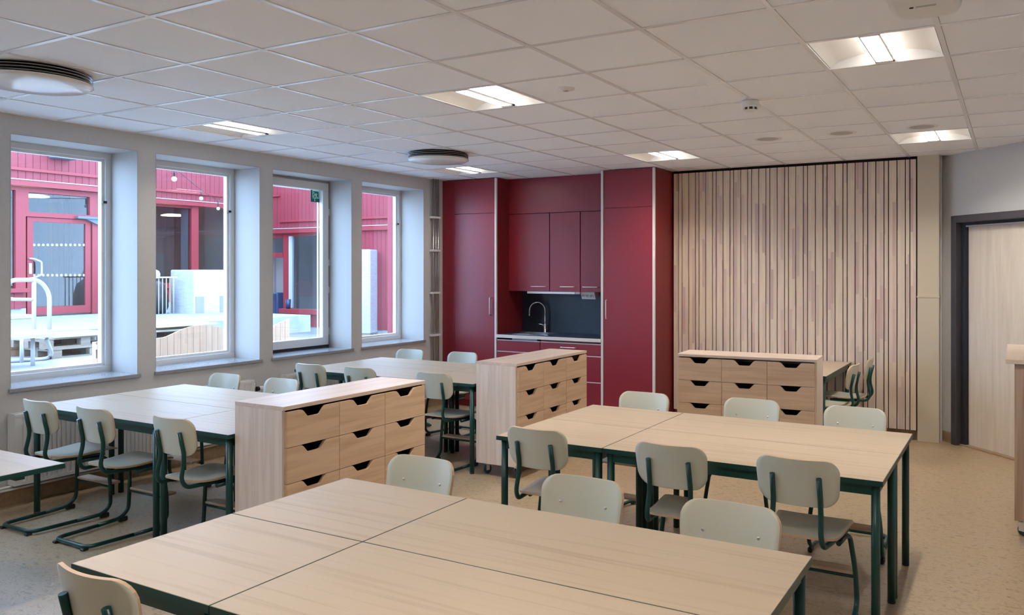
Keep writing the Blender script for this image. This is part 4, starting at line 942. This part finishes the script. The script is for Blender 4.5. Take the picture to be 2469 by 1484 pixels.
a, b = xz(674, 716, E2 + 0.49), xz(680, 736, E2 + 0.49); MB().box(a[0], E2 + 0.47, b[1], b[0], E2 + 0.5, a[1]).build('letter_slot', 'darkblue', d3)
a, b = xz(654, 706, E2 + 0.1), xz(668, 767, E2 + 0.1)
t = MB().box(-0.16, 0, 0, (b[0] - a[0]) - 0.16, 0.3, a[1] - b[1], 0.05, seg=3).build('suitcase', 'darkblue', None, (a[0] + 0.16, E2 + 0.1, b[1])); tag(t, 'dark blue rounded case in the far red doorway', 'case')
a, b = xz(688, 727, E2 - 0.05), xz(699, 750, E2 - 0.05); k = MB().lathe([(0, 0), (0.055, 0), (0.075, a[1] - b[1]), (0.066, a[1] - b[1]), (0.05, 0.02), (0, 0.02)], 20); t = k.build('plant_pot', 'darkblue', None, ((a[0] + b[0]) / 2, E2 - 0.03, zs5 + 0.05)); tag(t, 'dark blue pot on the far red window sill', 'pot')
# --- near red wing beyond the fourth window
YN = 10.0; xn0 = xz(934, 700, YN)[0]
s = struct('wall_court_wing', 'near red boarded wall at the right of the fourth window'); o = None
for i in range(int((XO - xn0) / 0.1) + 1):
    if o is None: o = MB().box(0.002, 0, 0.3, 0.098, 0.022, 4.6).build('board', 'clad', s, (xn0 + i * 0.1, YN, 0))
    else: place('board', o.data, s, (xn0 + i * 0.1, YN, 0))
MB().box(xn0, YN + 0.022, 0.3, XO, YN + 0.3, 4.6).build('backing', 'cladtrim', s)
# --- wrapped goods
def wrapped(name, label, w, d, h, loc, rz=0.0, strips=False):
    t = thing(name, label, 'wrapped goods', loc, rz)
    k = MB().box(-w / 2, -d / 2, 0.12, w / 2, d / 2, h, 0.03, seg=2); k.build('wrapped_load', 'wrap', t)
    k = MB()
    for i in range(3): k.box(-w / 2, -d / 2 + i * (d - 0.1) / 2, 0, w / 2, -d / 2 + i * (d - 0.1) / 2 + 0.1, 0.1)
    k.box(-w / 2, -d / 2, 0.1, w / 2, d / 2, 0.12); k.build('pallet', 'pallet', t)
    if strips:
        for (a, b, z0, z1) in strips: MB().box(a, -d / 2 - 0.012, z0, b, -d / 2 - 0.002, z1).build('glazed_panel', 'shelfgrey', t)
    return t
pc = on_z(888, 816, -0.05); wrapped('wrapped_column', 'tall narrow goods in plastic wrap by the far red wall', 0.5, 0.5, (816 - 602) / F * (-sn * pc[0] + cs * pc[1]), (pc[0] - 0.12, pc[1], -0.05), R(20))
Xc = -15.2; a, b = on_x(468, 651, Xc), on_x(556, 651, Xc); wc = b[1] - a[1]; zc0 = on_x(500, 800, Xc)[2]
Xc_ = Xc
t = wrapped('wrapped_cabinet', 'large white wrapped cabinet with grey panels before the red facade', wc, 0.8, a[2] - 0.1, (Xc - 0.4, (a[1] + b[1]) / 2, 0.1), R(90), ((-wc * 0.46, -wc * 0.24, 0.35, 1.0), (wc * 0.2, wc * 0.34, 0.35, 1.0)))
# --- white barred gate with black sacks
Xg = -15.6; g0, g1 = on_x(360, 668, Xg), on_x(427, 768, Xg)
t = thing('barred_gate', 'white steel barred gate panel in front of dark sacks', 'gate', (Xg, (g0[1] + g1[1]) / 2, 0.74)); gw = (g1[1] - g0[1]) / 2; gz0, gz1 = g1[2] - 0.74, g0[2] - 0.74
k = MB(); k.box(-0.02, -gw, gz1 - 0.03, 0.02, gw, gz1, 0.004); k.box(-0.02, -gw, gz0, 0.02, gw, gz0 + 0.03, 0.004)
k.build('rails', 'metalw', t)
br = MB().tube([(0, 0, gz0 + 0.02), (0, 0, gz1 - 0.02)], 0.009, 8); o = None
for i in range(7):
    p = (0, -gw + 0.04 + i * (2 * gw - 0.12) / 6, 0)
    if o is None: o = br.build('bar', 'metalw', t, p)
    else: place('bar', o.data, t, p)
for yy in (-gw + 0.1, gw - 0.08): MB().box(-0.02, yy - 0.02, 0, 0.02, yy + 0.02, gz0).build('foot', 'metalw', t)
def sack(name, label, loc, r, h, m):
    k = MB(); prof = [(0, 0), (r * 0.8, 0), (r, h * 0.2), (r * 1.02, h * 0.55), (r * 0.85, h * 0.85), (r * 0.4, h), (0, h * 1.01)]
    k.lathe(prof, 20)
    for v in k.bm.verts: v.co.x *= 1 + 0.08 * math.sin(5 * v.co.z + 3 * v.co.y); v.co.y *= 1 + 0.08 * math.cos(4 * v.co.z)
    t = k.build(name, m, None, loc); return tag(t, label, 'sack', 'sacks behind the barred gate')
gc = (g0[1] + g1[1]) / 2
sack('rubbish_sack', 'black sack behind the white barred gate', (Xg - 0.4, gc + 0.02, 0.74), gw * 0.92, gz1 - 0.06, 'black')
sack('white_bag', 'white round bag on top of the black sack', (Xg - 0.4, gc + 0.03, 0.74 + gz1 - 0.05), 0.13, 0.2, 'bag')
# --- pallets, plywood and timber edging
def pallet(label, loc, rz):
    t = thing('pallet', label, 'pallet', loc, rz, 'pallets stacked at the terrace edge')      # 1.2 along local y, 0.8 along local x
    for x in (-0.35, 0.0, 0.35): MB().box(x - 0.05, -0.6, 0, x + 0.05, 0.6, 0.022).build('bottom_plank', 'pallet', t)
    for x in (-0.35, 0.0, 0.35):
        for y in (-0.53, 0, 0.53): MB().box(x - 0.05, y - 0.07, 0.022, x + 0.05, y + 0.07, 0.10).build('block', 'pallet', t)
    for y in (-0.53, 0, 0.53): MB().box(-0.4, y - 0.07, 0.10, 0.4, y + 0.07, 0.122).build('cross_plank', 'pallet', t)
    for x in (-0.35, -0.175, 0, 0.175, 0.35): MB().box(x - 0.06, -0.6, 0.122, x + 0.06, 0.6, 0.144).build('top_plank', 'pallet', t)
    learn(t); return t
py0 = on_x(190, 850, -12.2)[1]
p_ = pallet('weathered pallet at the bottom of the stack seen through the first window', (-12.2, py0, GZ), 0)
copy_tree(p_, (-12.25, py0 - 0.12, GZ + 0.144), R(3), 'weathered pallet on top of the stack seen through the first window', 'pallets stacked at the terrace edge')
py1 = on_x(400, 850, -12.2)[1]
copy_tree(p_, (-12.2, py1, GZ), 0, 'weathered pallet on the ground behind the wavy fence', 'pallets stacked at the terrace edge'); copy_tree(p_, (-12.2, py1 + 0.05, GZ + 0.144), R(-2), 'weathered pallet under plywood behind the wavy fence', 'pallets stacked at the terrace edge')
k0, k1 = on_x(86, 800, -12.3)[1], on_x(250, 800, -12.3)[1]
t = MB().box(-12.75, k0, GZ + 0.288 + 0.002, -11.8, k1, GZ + 0.31).build('plywood_sheet', 'plywood'); tag(t, 'pale plywood sheet laid over the pallets beyond the first window', 'board')
k0, k1 = on_x(340, 800, -12.3)[1], on_x(484, 800, -12.3)[1]
t = MB().box(-13.2, k0, GZ + 0.33, -11.85, k1, GZ + 0.352).build('plywood_sheet', 'plywood'); tag(t, 'pale plywood sheet behind the wavy fence', 'board')
MB().box(-13.2, k0, GZ + 0.288, -12.0, k1 - 0.3, GZ + 0.33).build('batten', 'pallet', t)
t = thing('timber_edging', 'stacked timber boards edging the terrace behind the picnic table', 'edging', (-12.676, 0, GZ)); e0, e1 = on_x(20, 840, -12.5)[1], on_x(128, 840, -12.5)[1]
for i in range(3): MB().box(-0.02, e0, 0.001 + i * 0.095, 0.02, e1, 0.094 + i * 0.095, 0.004).build('board', 'pineout', t)
# --- wavy-topped plank fence
P1, P2 = Vector(on_x(236, 800, -9.85)), Vector(on_x(697, 800, -10.7)); dv = (P2 - P1); dv.z = 0; Ln = dv.length; dv.normalize(); n = int(round(Ln / 0.125)); fa_ = math.atan2(dv.y, dv.x)
prof = [(236, 806), (300, 806), (340, 812), (375, 816.5), (387, 816), (401, 812), (420, 803), (438, 794.7), (458, 788.3), (474, 784.7), (492, 784.3), (511, 786), (540, 793), (575, 803), (610, 802), (640, 793), (657, 786.7), (697, 767.8)]
def top_at(px):
    for (a, za), (b, zb) in zip(prof, prof[1:]):
        if a <= px <= b: return za + (zb - za) * (px - a) / (b - a)
    return prof[-1][1] if px > 600 else prof[0][1]
t = thing('plank_fence', 'pale pine fence with a wavy top edge outside the windows', 'fence', (P1.x, P1.y, 0), fa_)
def pix(p): X = cs * p.x + sn * p.y; Y = -sn * p.x + cs * p.y; return CX + F * X / Y, Y
for i in range(n):
    w_ = Ln / n; q = []
    for f_ in (0.02, 0.5, 0.98):
        pp = P1 + dv * (w_ * (i + f_)); px, dep = pix(pp); q.append(EYE - (top_at(px) - HY) / F * dep)
    x0, x1 = w_ * i + 0.003, w_ * (i + 1) - 0.003; bz = GZ + 0.02 if i < n - 6 else 0.35
    MB().prism([(x0, bz), (x1, bz), (x1, q[2]), ((x0 + x1) / 2, q[1]), (x0, q[0])], 'y', -0.011, 0.011).build('plank', 'pineout', t)
for zz in (0.55, 0.72): MB().box(0, 0.012, zz - 0.03, Ln, 0.05, zz + 0.03).build('rail', 'pineout', t)
for xx in (0.05, Ln / 2, Ln - 0.08): MB().box(xx - 0.03, 0.05, 0.25, xx + 0.03, 0.11, 0.78).build('post', 'pineout', t)
# --- tubular picnic table at the left
Xp = -11.2
def pt(px, py, dx=0.0): return Vector(on_x(px, py, Xp + dx))
t = thing('picnic_table', 'white tubular picnic table outside the first window', 'picnic table', (Xp, pt(60, 800)[1], GZ)); o_ = Vector(t.location)
def loc(*ps): return [p - o_ for p in ps]
fr = MB()
fr.tube(rounded(loc(pt(10, 700), pt(25, 676), pt(95, 675), pt(119, 706), pt(119, 795)), 0.1), 0.028, 8); fr.tube(loc(pt(82, 676), pt(82, 795)), 0.026, 8); fr.tube(rounded(loc(pt(10, 715), pt(25, 722), pt(82, 723)), 0.05), 0.022, 8)
fr.build('rail_frame', 'metalw', t)
lg = MB(); zf_ = GZ + 0.02
def flo(px, py): p = Vector(on_z(px, py, GZ + 0.025)); return p
lg.tube(rounded(loc(pt(112, 818), pt(125, 850, -0.1), flo(122, 860), flo(108, 866), flo(10, 872)), 0.12), 0.024, 8)
p = pt(79, 815); lg.tube(loc(p, Vector((p.x, p.y, GZ + 0.0))), 0.026, 8); p = pt(52, 815, -0.5); lg.tube(loc(p, Vector((p.x, p.y, GZ + 0.0))), 0.024, 8)
lg.build('leg_frame', 'metalw', t)
tb = MB(); zt_ = pt(80, 805)[2]; c0 = pt(-30, 805); r_ = (pt(133, 805) - c0).length * 0.98
tb.prism([(c0.x - o_.x + 0.45 * r_ * math.cos(2 * math.pi * k / 36), c0.y - o_.y + r_ * math.sin(2 * math.pi * k / 36)) for k in range(36)], 'z', zt_ - 0.035 - GZ, zt_ + 0.0 - GZ); tb.build('tabletop', 'plywood', t)
b0, b1 = pt(-60, 763, -0.7), pt(63, 763, -0.7); MB().box(b0.x - o_.x - 0.2, b0.y - o_.y, b0.z - GZ - 0.06, b0.x - o_.x + 0.2, b1.y - o_.y, b0.z - GZ + 0.0, 0.01).build('bench_board', 'plywood', t); MB().tube(loc(pt(-10, 770, -0.7), Vector((pt(-10, 770, -0.7).x, pt(-10, 770, -0.7).y, GZ))), 0.024, 8).build('bench_leg', 'metalw', t)
# --- string of bulbs over the yard
t = thing('string_lights', 'string of white bulbs on dark sockets over the courtyard', 'string lights', (0, 0, 0))
bp = [(420, 432, 13.0, 6.2), (485, 479, 17.0, 4.6), (526, 503.5, 19.5, 4.0)]; tops = []
for px, py, dep, rp in bp:
    r0 = ray(px, py); c = Vector((r0[0] * dep, r0[1] * dep, r0[2] * dep + EYE)); rr = rp / F * dep
    sk = MB().tube([(0, 0, rr * 0.8), (0, 0, rr * 4.4)], rr * 0.36, 10).build('socket', 'black', t, c)
    MB().lathe([(0, -rr)] + [(rr * math.sin(a), -rr * math.cos(a)) for a in [math.pi * q / 8 for q in range(1, 8)]] + [(0.0, rr)], 16).build('bulb', 'bulb', sk); tops.append(c + Vector((0, 0, rr * 4.4)))
d0 = tops[0] - tops[1]; pth = [tops[0] + d0 * 1.2 + Vector((0, 0, 0.5))] + tops + [tops[2] + (tops[2] - tops[1]) * 1.0 + Vector((0, 0, 0.5))]
MB().tube(pth, 0.006, 6).build('cable', 'black', t)
